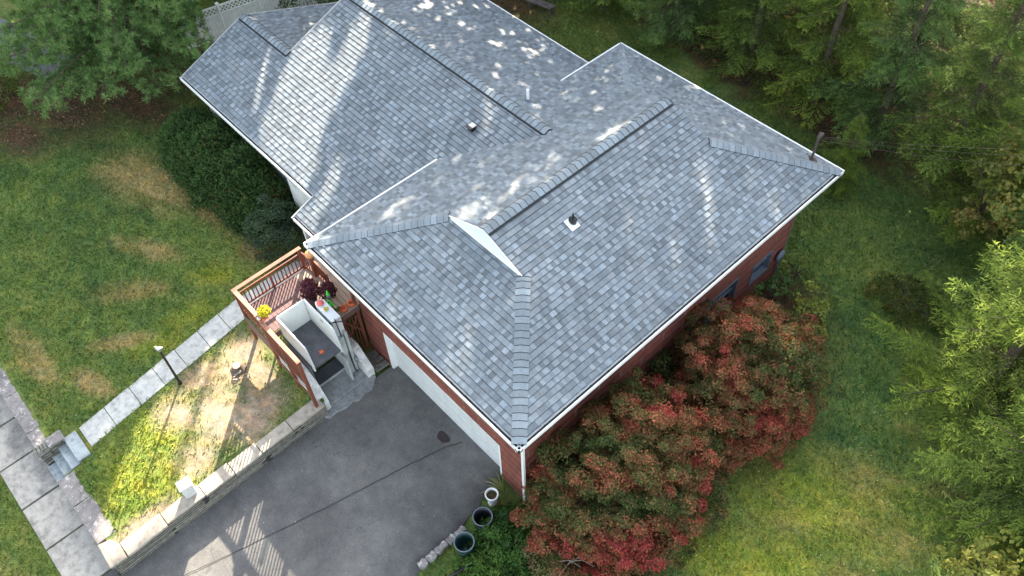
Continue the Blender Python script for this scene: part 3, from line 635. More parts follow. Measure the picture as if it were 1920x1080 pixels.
# garage door
m = MB(); npan = 4; hh_ = (GH - .0 + 4.53) / npan
for k in range(npan):
    z0 = -4.53 + k * hh_; m.box(GX0 + .1, GX1 - .1, Y0 + .17, Y0 + .22, z0 + .006, z0 + hh_ - .006)
    for j in range(8):
        xa = GX0 + .18 + j * (GX1 - GX0 - .26) / 8; m.box(xa, xa + (GX1 - GX0 - .26) / 8 - .1, Y0 + .155, Y0 + .172, z0 + .1, z0 + hh_ - .1)
m.build('garage_door', MT['door'], house, bevel=.006)
m = MB(); m.box(GX0, GX0 + .1, Y0 - .015, Y0 + .2, -4.55, GH); m.box(GX1 - .1, GX1, Y0 - .015 + .03, Y0 + .2, -4.55, GH); m.box(GX0 + .1, GX1 - .1, Y0 + .02, Y0 + .2, GH - .09, GH); m.build('garage_door_frame', MT['white'], house)
# downspouts
m = MB(); m.beam((9.62, .46, -.1), (9.62, .46, -4.5), .09, .07, (0, 1, 0)); m.beam((9.86, .3, -.14), (9.62, .46, -.45), .08, .07); m.build('downspout', MT['white'], house)
m = MB(); m.tube([(9.56, 13.2, -.15), (9.56, 13.2, -4.4)], .012, 6); m.build('conduit', MT['grey'], house)
# porch posts by the front door
for x in (-2.45, -.7):
    m = MB(); m.box(x - .06, x + .06, 1.08, 1.2, -3.85, fz(YF2) - .18); m.box(x - .09, x + .09, 1.05, 1.23, -2.0, -1.9); m.build('porch_post', MT['white'], house)
m = MB(); m.box(-2.7, .3, 1.15, 2.4, -4.2, -3.72); m.build('porch_slab', MT['path'], house)
m = MB(); m.box(-1.9, -.95, 2.36, 2.4, -3.7, -1.75); m.build('front_door', MT['dirtywhite'], house)
# roof fittings
vz = bz(9.04) ; m = MB(); m.tube([(.83, 9.04, vz - .05), (.83, 9.04, vz + .52)], .055, 14, caps=False); m.tube([(.83, 9.04, vz + .0), (.83, 9.04, vz + .51)], .045, 14); v1 = m.build('plumbing_vent', MT['white'], house)
m = MB(); m.lathe([(.16, .0), (.1, .06), (.06, .12)], .83, 9.04, vz, 14); m.build('vent_boot', MT['bluegrey'], v1)
m = MB(); z0 = fz(6.87); m.box(.2, .42, 6.8, 7.0, z0 - .05, z0 + .16); m.box(.17, .45, 6.72, 7.03, z0 + .16, z0 + .19); v2 = m.build('box_vent', MT['black'], house, bevel=.01)
m = MB(); m.box(.2, .43, 6.83, 7.02, z0 + .192, z0 + .2); m.build('vent_lid', MT['grey'], v2)
x0, y0 = 6.27, 5.72; zc = PT * (10 - x0); m = MB(); m.beam((x0 + .2 , y0 - .05, PT * (10 - x0 - .2) + .035), (x0 - .16, y0 - .05, PT * (10 - x0 + .16) + .035), .34, .008, (PT, 0, 1)); fl = m.build('vent_flashing', MT['white'], house)
m = MB(); m.lathe([(.12, 0), (.115, .1), (.13, .1), (.13, .13), (.02, .15)], x0 - .02, y0 + .02, zc, 16); m.tube([(x0 - .02, y0 + .02, zc + .1), (x0 - .02, y0 + .02, zc + .36)], .035, 10); m.tube([(x0 - .02, y0 + .02, zc + .36), (x0 - .02, y0 + .02, zc + .42)], .012, 8); m.build('vent_cap', MT['black'], fl)
xm, ym_ = 9.02, 14.19; zm_ = PT * (LW - ym_); m = MB(); m.tube([(xm, ym_, zm_ - .3), (xm + .01, ym_, zm_ + 1.02)], .045, 12); m.tube([(xm, ym_, zm_ + .98), (xm + .03, ym_ + .05, zm_ + 1.14), (xm + .05, ym_ + .12, zm_ + 1.1)], [.06, .085, .05], 10)
mast = m.build('service_mast', MT['pipe'], house); m = MB(); m.lathe([(.2, .02), (.1, .05), (.05, .1)], xm, ym_, zm_ - .03, 12); m.beam((xm - .22, ym_ + .02, zm_ + .12), (xm + .22, ym_ - .02, zm_ + .12), .02, .02); m.build('mast_boot', MT['pipe'], mast)
# loose service wires
m = MB()
for a, (ex, ey, ez) in ((0, (26, 27, 5.5)), (.1, (26, 26.6, 5.3)), (.25, (26, 26.2, 4.9))):
    P0 = Vector((xm + .05, ym_ + .1, zm_ + 1.0 - a * .6)); P1 = Vector((ex, ey, ez)); pts = []
    for t in np.linspace(0, 1, 26): p = P0.lerp(P1, t); p.z -= 4.6 * (1 + a) * t * (1 - t); pts.append(p)
    m.tube(pts, .0045, 5)
tag(m.build('service_wires', MT['pipe']), 'thin grey service wires running from the roof mast into the trees', 'cable')
# ------------------------------------------------------------------ retaining wall, coping, steps
wall = thing('retaining_wall', (2.7, -6, -4.7), 'stacked stone retaining wall with long flat cap stones beside the driveway', 'wall')
m = MB()
m.add([(2.72, -9.62, -5.0), (2.9, -9.62, -5.0), (2.9, -2.16, -4.7), (2.72, -2.16, -4.7), (2.5, -9.62, -4.14), (2.86, -9.62, -4.14), (2.86, -2.16, -3.92), (2.5, -2.16, -3.92)], [(0, 3, 2, 1), (4, 5, 6, 7), (0, 1, 5, 4), (1, 2, 6, 5), (2, 3, 7, 6), (3, 0, 4, 7)])
m.box(2.4, 2.88, -9.84, -9.62, -5.0, -4.14)
m.build('stone_face', MT['stacked'], wall)
cy = [-2.2, -3.45, -4.62, -5.62, -6.68, -8.0, -9.35]
rc = random.Random(5)
for a, b in zip(cy, cy[1:]):
    z0 = -3.92 - .03 * (-2.2 - a); z1 = -3.92 - .03 * (-2.2 - b); j = rc.uniform(-.03, .03); x0, x1 = 2.44 + rc.uniform(-.05, .05), 2.93 + j
    m = MB(); a -= .012; b += .012
    m.add([(x0, a, z0), (x1, a, z0), (x1 + rc.uniform(-.02, .02), b, z1), (x0 + rc.uniform(-.04, .04), b, z1)] + [(x0, a, z0 + .09), (x1, a, z0 + .09), (x1, b, z1 + .09), (x0 + .02, b, z1 + .09)], [(0, 1, 2, 3), (4, 7, 6, 5), (0, 4, 5, 1), (1, 5, 6, 2), (2, 6, 7, 3), (3, 7, 4, 0)])
    m.build('cap_stone', MT['cap'], wall, bevel=.012)
m = MB(); m.prism([(2.0, -9.86), (2.92, -9.9), (2.95, -9.38), (2.4, -9.36), (2.1, -9.5)], -4.15, -4.05); m.build('cap_stone', MT['cap'], wall, bevel=.015)
fw_ = thing('garden_edge_wall', (-4, -9.6, -4.9), 'low old stone edging wall between the front lawn and the sidewalk', 'wall')
m = MB(); m.box(-30, -2.25, -9.82, -9.45, -5.0, -4.16); m.box(-.82, 2.4, -9.8, -9.45, -5.0, -4.16); m.build('wall_body', MT['stacked'], fw_)
xx = [-30, -26, -22, -18, -14, -11, -8.6, -6.7, -4.9, -3.1, -2.26]
for a, b in list(zip(xx, xx[1:])) + [(-.8, .35), (.37, 1.98)]:
    m = MB(); pts = []; nseg = 8
    for k in range(nseg + 1): pts.append((a + .01 + (b - a - .02) * k / nseg, -9.86 + rc.uniform(-.015, .015)))
    for k in range(nseg, -1, -1): pts.append((a + .01 + (b - a - .02) * k / nseg, (-9.42 if a < -1 else -9.25 if a > .3 else -9.32) + rc.uniform(-.05, .05)))
    m.prism(pts, -4.16, -4.07 + rc.uniform(-.012, .012)); m.build('coping_stone', MT['strip'], fw_, bevel=.01)
st = thing('entry_steps', (-1.45, -9.3, -4.9), 'four short bluestone steps with a stone knee wall climbing from the sidewalk to the path', 'steps')
for k, (y0, y1, z, x0, x1) in enumerate(((-9.0, -8.62, -3.93, -2.0, -.9), (-9.3, -9.0, -4.16, -1.97, -.95), (-9.6, -9.3, -4.4, -1.96, -1.05), (-9.9, -9.6, -4.64, -1.94, -1.15))):
    m = MB(); m.box(x0, x1, y0, y1, -5.0, z - .07); m.build('riser', MT['stacked'], st)
    m = MB(); m.box(x0, x1, y0 - .03, y1 - (.0 if k == 0 else .004), z - .07, z); m.build('tread', MT['bluestone'], st, bevel=.01)
m = MB(); m.box(-2.24, -2.0, -9.88, -8.98, -5.0, -3.86); m.build('knee_wall', MT['stacked'], st)
m = MB(); m.box(-2.27, -1.9, -9.5, -8.96, -3.86, -3.77); m.box(-2.3, -1.98, -9.92, -9.51, -4.05, -3.96); m.build('knee_wall_cap', MT['strip'], st, bevel=.012)
m = MB(); m.prism([(2.3, -7.12), (2.62, -7.16), (2.66, -6.8), (2.34, -6.76)], -4.0, -3.42); m.prism([(2.27, -7.15), (2.65, -7.2), (2.7, -6.77), (2.31, -6.73)], -3.42, -3.36)
tag(m.build('stone_block', MT['dirtywhite'], bevel=.015), 'white block standing on the driveway retaining wall', 'stone block')

# concrete side walls of the lift bay
def sloped_wall(name, x, zt, y0, y1, label):
    m = MB(); n = len(x); v = []
    for yy in (y0, y1):
        for a, b in zip(x, zt): v.append((a, yy, -4.75))
        for a, b in zip(x, zt): v.append((a, yy, b))
    o = 2 * n; f = []
    for i in range(n - 1):
        f += [(i, i + 1, n + i + 1, n + i), (o + i + 1, o + i, o + n + i, o + n + i + 1), (n + i, n + i + 1, o + n + i + 1, o + n + i)]
    f += [(0, n, o + n, o), (n - 1, o + n - 1, o + 2 * n - 1, 2 * n - 1)]
    m.add(v, f); return tag(m.build(name, MT['whitewall'], bevel=.01), label, 'concrete wall')
sloped_wall('concrete_side_wall', [.7, 1.9, 2.35, 2.74, 2.76], [-3.0, -3.05, -3.35, -4.05, -4.1], -2.34, -1.96, 'white painted concrete wall between the lawn and the lift bay')
sloped_wall('concrete_side_wall', [1.2, 1.95, 2.05, 2.66, 2.7], [-3.4, -3.42, -3.45, -4.1, -4.15], -.36, -.08, 'white painted concrete wall with a coiled hose, on the garage side of the lift')
m = MB(); th = MB()
cx, cy_, cz = 2.25, -.4, -3.75
for k, rr in enumerate((.12, .1, .08)): m.tube([(cx + rr * math.cos(t), cy_ - .02 * k, cz + rr * math.sin(t)) for t in np.linspace(0, 6.28, 16)], .012, 6)
m.tube([(2.12, -.45, -3.7), (1.95, -.5, -4.1), (2.0, -.6, -4.4)], .013, 6); m.box(2.2, 2.3, -.36, -.4, -3.7, -3.6)
tag(m.build('hose_reel', MT['grey']), 'small grey coiled hose hung on the concrete wall', 'hose')

# ------------------------------------------------------------------ deck
deck = thing('deck', (0, -1, -3.85), 'raised wooden deck with reddish railings and dark and bleached boards', 'deck')
ZD = -2.1; ZC = -1.12
yb = -2.28; k = 0
while yb < -.45:
    m = MB(); m.box(-.84, .62, yb, yb + .15, ZD - .035, ZD); m.build('floor_board', MT['deckboard'], deck); yb += .161; k += 1
while yb < 2.3:
    x0 = -.84; x1 = 1.62 if yb > -.14 else .62
    m = MB(); m.box(x0, x1, yb, yb + .15, ZD - .035, ZD); m.build('floor_board', MT['oldboard'], deck); yb += .161
m = MB(); m.box(-.9, .66, -2.34, -2.3, ZD - .3, ZD - .04); m.box(-.9, -.86, -2.3, 2.25, ZD - .3, ZD - .04); m.box(1.6, 1.64, -.15, .5, ZD - .3, ZD - .04); m.box(.64, .67, -2.3, -.15, ZD - .3, ZD - .04); m.build('rim_board', MT['skirt'], deck)
m = MB()
for i in range(4): m.box(-.88, .62, -2.42, -2.39, ZD - .5 - .17 * i - .0, ZD - .35 - .17 * i)
m.build('skirt_board', MT['skirt'], deck)
def post(x, y, z0, z1, s_=.05, cap=True):
    m = MB(); m.box(x - s_, x + s_, y - s_, y + s_, z0, z1)
    m.build('rail_post', MT['redwood'], deck, bevel=.006)
post(-.93, -2.37, -3.9, ZC - .03); post(-.93, .12, -3.9, ZC - .03); post(-.93, -1.1, -3.9, ZC - .33, .035); post(-.36, .22, ZD, ZC - .03, .08); post(.62, -2.37, -3.95, ZC + .0, .055); post(2.78, -2.41, -4.0, ZC - .03, .055); post(1.7, -2.4, -3.95, ZC - .33, .045); post(.62, -.16, -4.6, ZD - .04); post(1.58, .42, -4.6, ZD + .9, .05); post(1.58, -.18, -4.6, ZD + .02, .045)
m = MB(); m.box(-1.0, -.86, -2.44, .2, ZC - .03, ZC); m.build('rail_cap', MT['redcapy'], deck, bevel=.006)
m = MB(); m.box(-.855, .52, -2.44, -2.3, ZC - .03, ZC); m.build('rail_cap', MT['redcap'], deck, bevel=.006)
m = MB(); m.box(.74, 2.84, -2.48, -2.34, ZC - .05, ZC - .02); m.build('rail_cap', MT['redcap'], deck, bevel=.006)
m = MB(); m.box(.44, .8, -2.46, -2.1, ZC + .005, ZC + .035); m.build('plant_shelf', MT['redcap'], deck, bevel=.004)
def rail(p, q, z0, z1, n, mt='redwood'):
    p, q = Vector(p), Vector(q)
    for z in (z0, z1):
        m = MB(); m.beam((p.x, p.y, z), (q.x, q.y, z), .04, .07); m.build('rail', MT[mt], deck)
    for i in range(n):
        t = (i + .5) / n; x, y = p.x + (q.x - p.x) * t, p.y + (q.y - p.y) * t
        m = MB(); m.box(x - .018, x + .018, y - .018, y + .018, z0 + .03, z1 - .03); m.build('baluster', MT['redwood'], deck)
rail((-.93, -2.3), (-.93, .07), ZD + .05, ZC - .28, 17)
rail((-.86, -2.37), (.55, -2.37), ZD + .05, ZC - .1, 10)
rail((.7, -2.41), (2.72, -2.41), ZD - .55, ZC - .14, 15)
rail((-.86, .16), (-.44, .2), ZD + .05, ZC - .2, 3); rail((-.28, .25), (.5, .25), ZD + .05, ZC - .2, 6, 'redcap')
m = MB(); m.beam((.75, -2.42, -3.3), (2.72, -2.42, -3.3), .04, .1); m.build('rail', MT['redwood'], deck)
m = MB(); m.box(1.45, 1.68, -.22, .46, ZD + .0, ZD + .035); m.build('bench_edge', MT['oldboard'], deck)
m = MB()
for i in range(6): m.beam((1.62, -.18 + .11 * i, -4.5), (1.62, -.18 + .11 * i, ZD - .3), .03, .03, (1, 0, 0))
m.beam((1.63, -.2, -3.6), (1.63, .45, -2.4), .04, .05, (1, 0, 0)); m.beam((1.63, .45, -3.6), (1.63, -.2, -2.4), .04, .05, (1, 0, 0)); m.build('lattice_panel', MT['redwood'], deck)

# ------------------------------------------------------------------ platform lift
lift = thing('platform_lift', (1.4, -1.3, -4.44), 'white sided wheelchair platform lift with a dark floor, raised beside the deck', 'wheelchair lift')
LF = -2.6; LT = -1.5
m = MB(); m.box(.68, 2.36, -1.86, -.84, LF - .09, LF); m.build('platform_floor', MT['liftfloor'], lift, bevel=.008)
def panel(x0, x1, y0, y1, front=None):
    m = MB()
    if front:
        v = []
        for yy in (y0, y1): v += [(x0, yy, LF - .1), (x1, yy, LF - .1), (x1, yy, LF + .25), (x1 - .1, yy, LT - .12), (x1 - .16, yy, LT), (x0, yy, LT)]
        m.add(v, [(0, 1, 2, 3, 4, 5), (11, 10, 9, 8, 7, 6)] + [(i, 6 + i, 6 + (i + 1) % 6, (i + 1) % 6) for i in range(6)])
    else: m.box(x0, x1, y0, y1, LF - .1, LT)
    return m.build('side_panel', MT['liftwhite'], lift, bevel=.008)
panel(.66, 2.42, -1.92, -1.87, True); pr_ = panel(.66, 2.42, -.86, -.81, True); panel(.63, .68, -1.86, -.87)
m = MB(); m.box(1.55, 1.7, -.87, -.855, -1.75, -1.7); m.build('control_handle', MT['black'], pr_)
m = MB(); m.v = []; bx = [(1.02, -.66), (1.18, -.72), (2.05, -.72), (2.05, -.38), (1.12, -.38), (1.02, -.46)]; m.prism(bx, -4.4, -1.5); m.build('drive_housing', MT['liftwhite'], lift, bevel=.012)
m = MB(); m.box(2.06, 2.2, -.74, -.55, -4.44, -2.35); m.box(2.06, 2.2, -.5, -.4, -4.44, -2.2); m.box(2.07, 2.45, -.83, -.77, -4.44, -3.2); m.build('guide_rail', MT['liftgrey'], lift, bevel=.006)
m = MB(); m.tube([(2.12, -.62, -1.35), (2.14, -.6, -2.3), (2.2, -.56, -3.4), (2.25, -.55, -4.1), (2.3, -.5, -4.4)], .016, 6); m.tube([(2.0, -.78, -1.55), (2.24, -.4, -1.55)], .022, 6); m.build('power_cable', MT['black'], lift)
m = MB(); m.box(1.85, 1.9, -1.95, -.62, -4.45, -4.38); m.box(.7, 1.85, -1.955, -1.93, -4.45, -3.32); m.build('base_sill', MT['liftgrey'], lift)
m = MB(); m.box(.66, 2.3, -1.95, -1.93, -3.3, -2.5); m.build('painted_shade_sheet', MT['black'], lift)  # flat black sheet stands in for the shade between lift panel and wall
def star(name, cx, cy, cz, r0, r1, mat, label, cat, tilt=0):
    m = MB(); v = [(cx, cy, cz + .04)]
    for k in range(10): t = math.pi * k / 5; r = r0 if k % 2 == 0 else r1; v.append((cx + r * math.cos(t), cy + r * math.sin(t), cz + (.008 if k % 2 == 0 else .015)))
    m.add(v + [(x, y, cz) for x, y, z in v[1:]], [(0, 1 + k, 1 + (k + 1) % 10) for k in range(10)] + [(1 + k, 11 + k, 11 + (k + 1) % 10, 1 + (k + 1) % 10) for k in range(10)])
    return tag(m.build(name, mat), label, cat)
star('starfish_toy', 2.0, -1.35, LF + .002, .11, .05, MT['orange'], 'orange star shaped toy lying on the lift floor', 'toy')

# ------------------------------------------------------------------ small things on the deck
def pumpkin(x, y, z, r, mat, label):
    t = thing('pumpkin', (x, y, z), label, 'pumpkin')
    m = MB(); pr = [(.02, .06 * r)] + [(r * math.sin(a), r * .8 - r * .78 * math.cos(a)) for a in np.linspace(.25, math.pi - .2, 10)] + [(.02, r * 1.45)]
    m.lathe(pr, x, y, z, 30, lobes=10, amp=.1); m.build('shell', mat, t)
    m = MB(); m.tube([(x, y, z + r * 1.4), (x + .01, y, z + r * 1.65), (x + .035, y + .01, z + r * 1.85)], [r * .14, r * .1, r * .12], 6); m.build('stalk', MT['deadwood'], t)
pumpkin(-.36, .22, ZC - .03, .17, MT['pump'], 'large pale orange pumpkin on the deck corner post under the eave')
pumpkin(.5, -2.34, ZC + .035, .075, MT['cream'], 'small cream pumpkin nearest the corner, beside the yellow flowers')
pumpkin(.68, -2.41, ZC + .035, .07, MT['cream'], 'small cream pumpkin below the yellow flowers, next to the orange one')
pumpkin(.8, -2.3, ZC + .02, .065, MT['orange'], 'small bright orange pumpkin in front of the flower pot')
def potted(name, x, y, z, pr, ph, potmat, n, spread, hgt, pal, size, asp, label, cat, seed):
    t = thing(name, (x, y, z), label, cat); rg = np.random.default_rng(seed)
    m = MB(); m.lathe([(.01, 0), (pr * .72, 0), (pr, ph), (pr * 1.06, ph), (pr * 1.06, ph * .86), (pr * .98, ph * .86)], x, y, z, 18); m.build('pot', potmat, t)
    m = MB(); m.lathe([(pr * .95, ph * .9), (.01, ph * .95)], x, y, z, 14); m.build('soil', MT['soil'], t)
    d = unit(rg.normal(size=(n, 3))); d[:, 2] = np.abs(d[:, 2]); rr = rg.uniform(.6, 1.0, n)[:, None] ** .5
    P = np.array([x, y, z + ph]) + d * rr * np.array([spread, spread, hgt]) * (.82 + .3 * blend_noise(d * 3, 2, seed))[:, None]
    c = pick(pal, rg.random(n)); V, F, Cc = leaf_mesh(P, unit(d + rg.normal(size=(n, 3)) * .5), rg.uniform(.7, 1.2, n) * size, asp, c, rg); bulk('foliage', V, F, Cc, MT['leafcol'], t)
    m = MB()
    for k in range(7):
        a = rg.uniform(0, 6.28); m.tube([(x, y, z + ph * .8), (x + .3 * spread * math.cos(a), y + .3 * spread * math.sin(a), z + ph + hgt * .4), (x + .6 * spread * math.cos(a), y + .6 * spread * math.sin(a), z + ph + hgt * .7)], .006, 5)
    m.build('stem', MT['bark'], t); return t
potted('flower_pot', .66, -2.17, ZC + .035, .13, .16, MT['terracotta'], 900, .22, .2, [(.45, .36, .02), (.75, .62, .03), (.6, .55, .03), (.12, .18, .03)], .05, .9, 'pot of bright yellow chrysanthemums on the deck rail', 'potted plant', 3)
potted('potted_plant', .34, -.42, ZD, .17, .3, MT['silver'], 560, .34, .6, [(.05, .012, .02), (.10, .02, .035), (.07, .02, .03), (.14, .03, .045)], .14, .45, 'tall dark purple leaved plant in a silvery pot on the deck', 'potted plant', 4)
potted('potted_plant', .78, -.02, ZD, .14, .24, MT['black'], 450, .3, .6, [(.05, .012, .02), (.09, .02, .035), (.06, .02, .03), (.12, .03, .04)], .13, .45, 'second purple leaved plant, nearer the roof edge beside the green bottle', 'potted plant', 6)
b = thing('plastic_bottle', (1.12, -.2, -1.5), 'lime green garden spray bottle standing near the purple plant', 'bottle')
m = MB(); m.lathe([(.01, 0), (.065, .01), (.075, .06), (.07, .2), (.03, .27), (.025, .3)], 1.02, -.15, -1.75, 14); m.build('bottle_body', MT['silver'], b); m = MB(); m.lathe([(.07, .18), (.06, .24), (.032, .3), (.032, .38), (.01, .4)], 1.02, -.15, -1.75, 12); m.tube([(1.02, -.15, -1.38), (1.1, -.18, -1.37)], .018, 6); m.build('spray_head', MT['lime'], b)
t = thing('watering_can', (1.24, -.28, -1.75), 'small bright green plastic watering can', 'watering can')
m = MB(); m.lathe([(.01, 0), (.09, 0), (.1, .02), (.085, .13), (.06, .15), (.05, .15)], 1.3, -.3, -1.72, 14); m.build('can_body', MT['lime'], t); m = MB(); m.tube([(1.38, -.3, -1.68), (1.47, -.28, -1.6), (1.52, -.27, -1.55)], [.025, .016, .028], 7); m.build('spout', MT['lime'], t); m = MB(); m.tube([(1.22, -.3, -1.6), (1.17, -.3, -1.54), (1.22, -.3, -1.5), (1.3, -.3, -1.55)], .012, 6); m.build('handle', MT['lime'], t)
t = thing('deck_table', (1.2, -.22, ZD), 'narrow wooden plank stand behind the lift, holding the green bottle and can', 'plant stand')
m = MB(); 
for i in range(3): m.box(.92, 1.5, -.36 + .11 * i, -.27 + .11 * i, -1.79, -1.755)
m.build('stand_top', MT['oldboard'], t)
for x in (.97, 1.45):
    for y in (-.33, -.08): m = MB(); m.box(x - .02, x + .02, y - .02, y + .02, -4.5 if x > .67 else ZD, -1.79); m.build('leg', MT['skirt'], t)
m = MB(); m.lathe([(.01, 0), (.1, .01), (.12, .05), (.1, .09), (.03, .12), (.01, .12)], 1.2, -.56, -1.5, 20, lobes=8, amp=.08); tag(m.build('toy_gourd', MT['pink']), 'coral pink round gourd on the white lift housing', 'gourd')
m = MB(); 
for k in range(9): a = k * .7; m.lathe([(.005, -.03), (.035, 0), (.005, .03)], 1.5 + .07 * math.cos(a) * (k % 3) / 2 + .02, -.56 + .06 * math.sin(a), -1.46 + .02 * (k % 2), 8)
tag(m.build('yellow_flower_ornament', MT['yellow']), 'small yellow flower ornament on the white lift housing', 'ornament')
for x, y, lb in ((1.5, .02, 'orange ring shaped wreath nearer the lift on the end of the deck'), (1.5, .34, 'orange ring shaped wreath nearer the brick wall on the end of the deck')):
    m = MB(); m.tube([(x + .1 * math.cos(a), y + .1 * math.sin(a), ZD + .09 + .01 * math.sin(5 * a)) for a in np.linspace(0, 6.28, 22)], [.045 + .008 * math.sin(i * 2.3) for i in range(22)], 8); tag(m.build('wreath', MT['orange']), lb, 'wreath')
# rubble by the brick wall
m = MB(); rs = random.Random(8)
for k in range(9):
    a = 1.75 + k * .11; m.beam((a + .1, -.02 + rs.uniform(-.02, .02), -4.5 + .012 * k), (a + .18 + rs.uniform(-.1, .1), .46, -4.47 + .012 * k), .1, .07, c=(.2, .2, .2))
tag(m.build('stone_step', MT['stacked']), 'rough layered stone step against the brick wall by the garage', 'stone step')

# ------------------------------------------------------------------ lamp post, stump, bins, planter, pipe
lp = thing('lamp_post', (-1.21, -5.22, -3.95), 'black lamp post with a small pale broken head beside the path', 'lamp post')
m = MB(); m.tube([(-1.21, -5.22, -4.1), (-1.21, -5.2, -1.95)], [.045, .04], 12); m.lathe([(.045, 0), (.07, .02), (.06, .12), (.045, .14)], -1.21, -5.22, -3.95, 12); m.build('pole', MT['black'], lp)
m = MB(); m.lathe([(.045, -.02), (.075, .0), (.06, .06), (.08, .1), (.07, .12), (.02, .12)], -1.21, -5.2, -1.95, 12); m.build('lamp_head', MT['grey'], lp)
m = MB(); m.tube([(-1.24, -5.25, -1.86), (-1.3, -5.24, -1.78)], .03, 7); m.tube([(-1.17, -5.14, -1.86), (-1.12, -5.1, -1.78)], .028, 7); m.build('lamp_socket', MT['dirtywhite'], lp)
tp = thing('tree_stump', (-.3, -3.5, -3.88), 'low cut tree stump with a pale top on the bare earth', 'tree stump')
m = MB(); m.lathe([(.34, -.06), (.2, .04), (.15, .14), (.14, .22)], -.3, -3.5, -3.9, 18, lobes=7, amp=.14); m.build('trunk_base', MT['bark'], tp)
m = MB(); m.lathe([(.14, 0), (.08, .01), (.01, .015)], -.3, -3.5, -3.68, 18, lobes=7, amp=.14); m.build('cut_top', MT['deadwood'], tp)
m = MB(); rs = random.Random(4)
for k in range(10): a = rs.uniform(0, 6.28); x, y = .05 + rs.uniform(-.25, .3), -3.55 + rs.uniform(-.3, .3); m.beam((x, y, -3.84), (x + .14 * math.cos(a), y + .14 * math.sin(a), -3.8), .03, .02)
tag(m.build('wood_chips', MT['deadwood']), 'pale wood chips scattered beside the cut stump', 'wood chips', kind='stuff')
def bin_(x, y, z, r0, r1, h, mat, label, name='trash_can'):
    t = thing(name, (x, y, z), label, 'trash can')
    m = MB(); m.lathe([(.01, 0), (r0, 0), (r0 + (r1 - r0) * .5, h * .5), (r1, h), (r1 - .02, h), (r0 + (r1 - r0) * .5 - .02, h * .5), (r0 - .02, .02), (.01, .02)], x, y, z, 36); m.build('body', mat, t)
    m = MB(); m.tube([(x + (r1 + .005) * math.cos(a), y + (r1 + .005) * math.sin(a), z + h) for a in np.linspace(0, 6.2832, 37)], .016, 8, caps=False); m.build('rim', MT['bluegrey'] if name != 'planter' else mat, t)
    for a in (-.9, 2.24):
        cx, cy = x + (r1 + .01) * math.cos(a), y + (r1 + .01) * math.sin(a); tx, ty = -math.sin(a), math.cos(a)
        m = MB(); m.tube([(cx - tx * .08, cy - ty * .08, z + h - .04), (cx - tx * .07 + .07 * math.cos(a), cy - ty * .07 + .07 * math.sin(a), z + h - .05), (cx + tx * .07 + .07 * math.cos(a), cy + ty * .07 + .07 * math.sin(a), z + h - .05), (cx + tx * .08, cy + ty * .08, z + h - .04)], .014, 6); m.build('handle', mat, t)
    return t
bin_(9.32, -.97, -4.6, .22, .285, .72, MT['blackplastic'], 'black plastic trash can without a lid, between the white planter and the green can')
bin_(9.53, -1.88, -4.62, .22, .29, .76, MT['greenplastic'], 'dark green plastic trash can without a lid, nearest the black pipe')
t = thing('planter', (8.97, -.29, -4.58), 'round white scalloped planter full of dry plants by the brick corner', 'planter')
m = MB(); m.lathe([(.01, 0), (.14, 0), (.15, .05), (.12, .1), (.2, .5), (.22, .62), (.195, .64), (.17, .6), (.16, .5)], 8.95, -.28, -4.56, 28, lobes=14, amp=.05); m.build('bowl', MT['white'], t)
m = MB(); m.lathe([(.165, .52), (.08, .55), (.01, .56)], 8.95, -.28, -4.56, 16); m.build('soil', MT['soil'], t)
n = 160; P = np.array([8.95, -.28, -4.0]) + NR.normal(size=(n, 3)) * np.array([.07, .07, .03]); Vv, Ff, Cc = leaf_mesh(P, unit(NR.normal(size=(n, 3)) + np.array([0, 0, 1])), .08, .3, pick([(.05, .06, .02), (.16, .13, .06)], NR.random(n)), NR); bulk('dry_plants', Vv, Ff, Cc, MT['leafcol'], t)
m = MB(); pts = [Vector((9.86, -1.6, -4.5)), Vector((9.95, -2.0, -4.5)), Vector((9.9, -2.4, -4.52)), Vector((9.8, -2.9, -4.55)), Vector((9.7, -3.6, -4.6)), Vector((9.75, -4.6, -4.66))]
pp = []; 
for a_, b_ in zip(pts, pts[1:]):
    for q in range(14): pp.append(a_.lerp(b_, q / 14))
m.tube(pp, [.075 if i % 2 else .062 for i in range(len(pp))], 10); tag(m.build('drain_pipe', MT['blackplastic']), 'black corrugated drain pipe lying on the grass past the green trash can', 'pipe')
t = thing('stone_edging', (8.95, -2.4, -4.6), 'row of flat pale edging stones along the driveway side', 'stone edging')
rs = random.Random(12)
yk = -1.42
for L_ in (.38, .3, .42, .34, .28):
    x = 8.98 + rs.uniform(-.03, .03); w_ = rs.uniform(.09, .13); y1 = yk - L_
    pl = [(x - w_ + rs.uniform(-.02, .02), y1), (x + w_ * .3, y1 - .02), (x + w_ + rs.uniform(-.02, .02), y1 + .04), (x + w_ + rs.uniform(-.03, .02), yk - L_ * .4), (x + w_ * .8, yk - .02), (x - w_ * .4, yk), (x - w_ - .02, yk - .06), (x - w_ + .02, yk - L_ * .55)]
    m = MB(); m.prism(pl, -4.75, -4.5 + rs.uniform(-.025, .015)); m.build('edging_stone', MT['strip'], t, bevel=.02); yk = y1 - .015

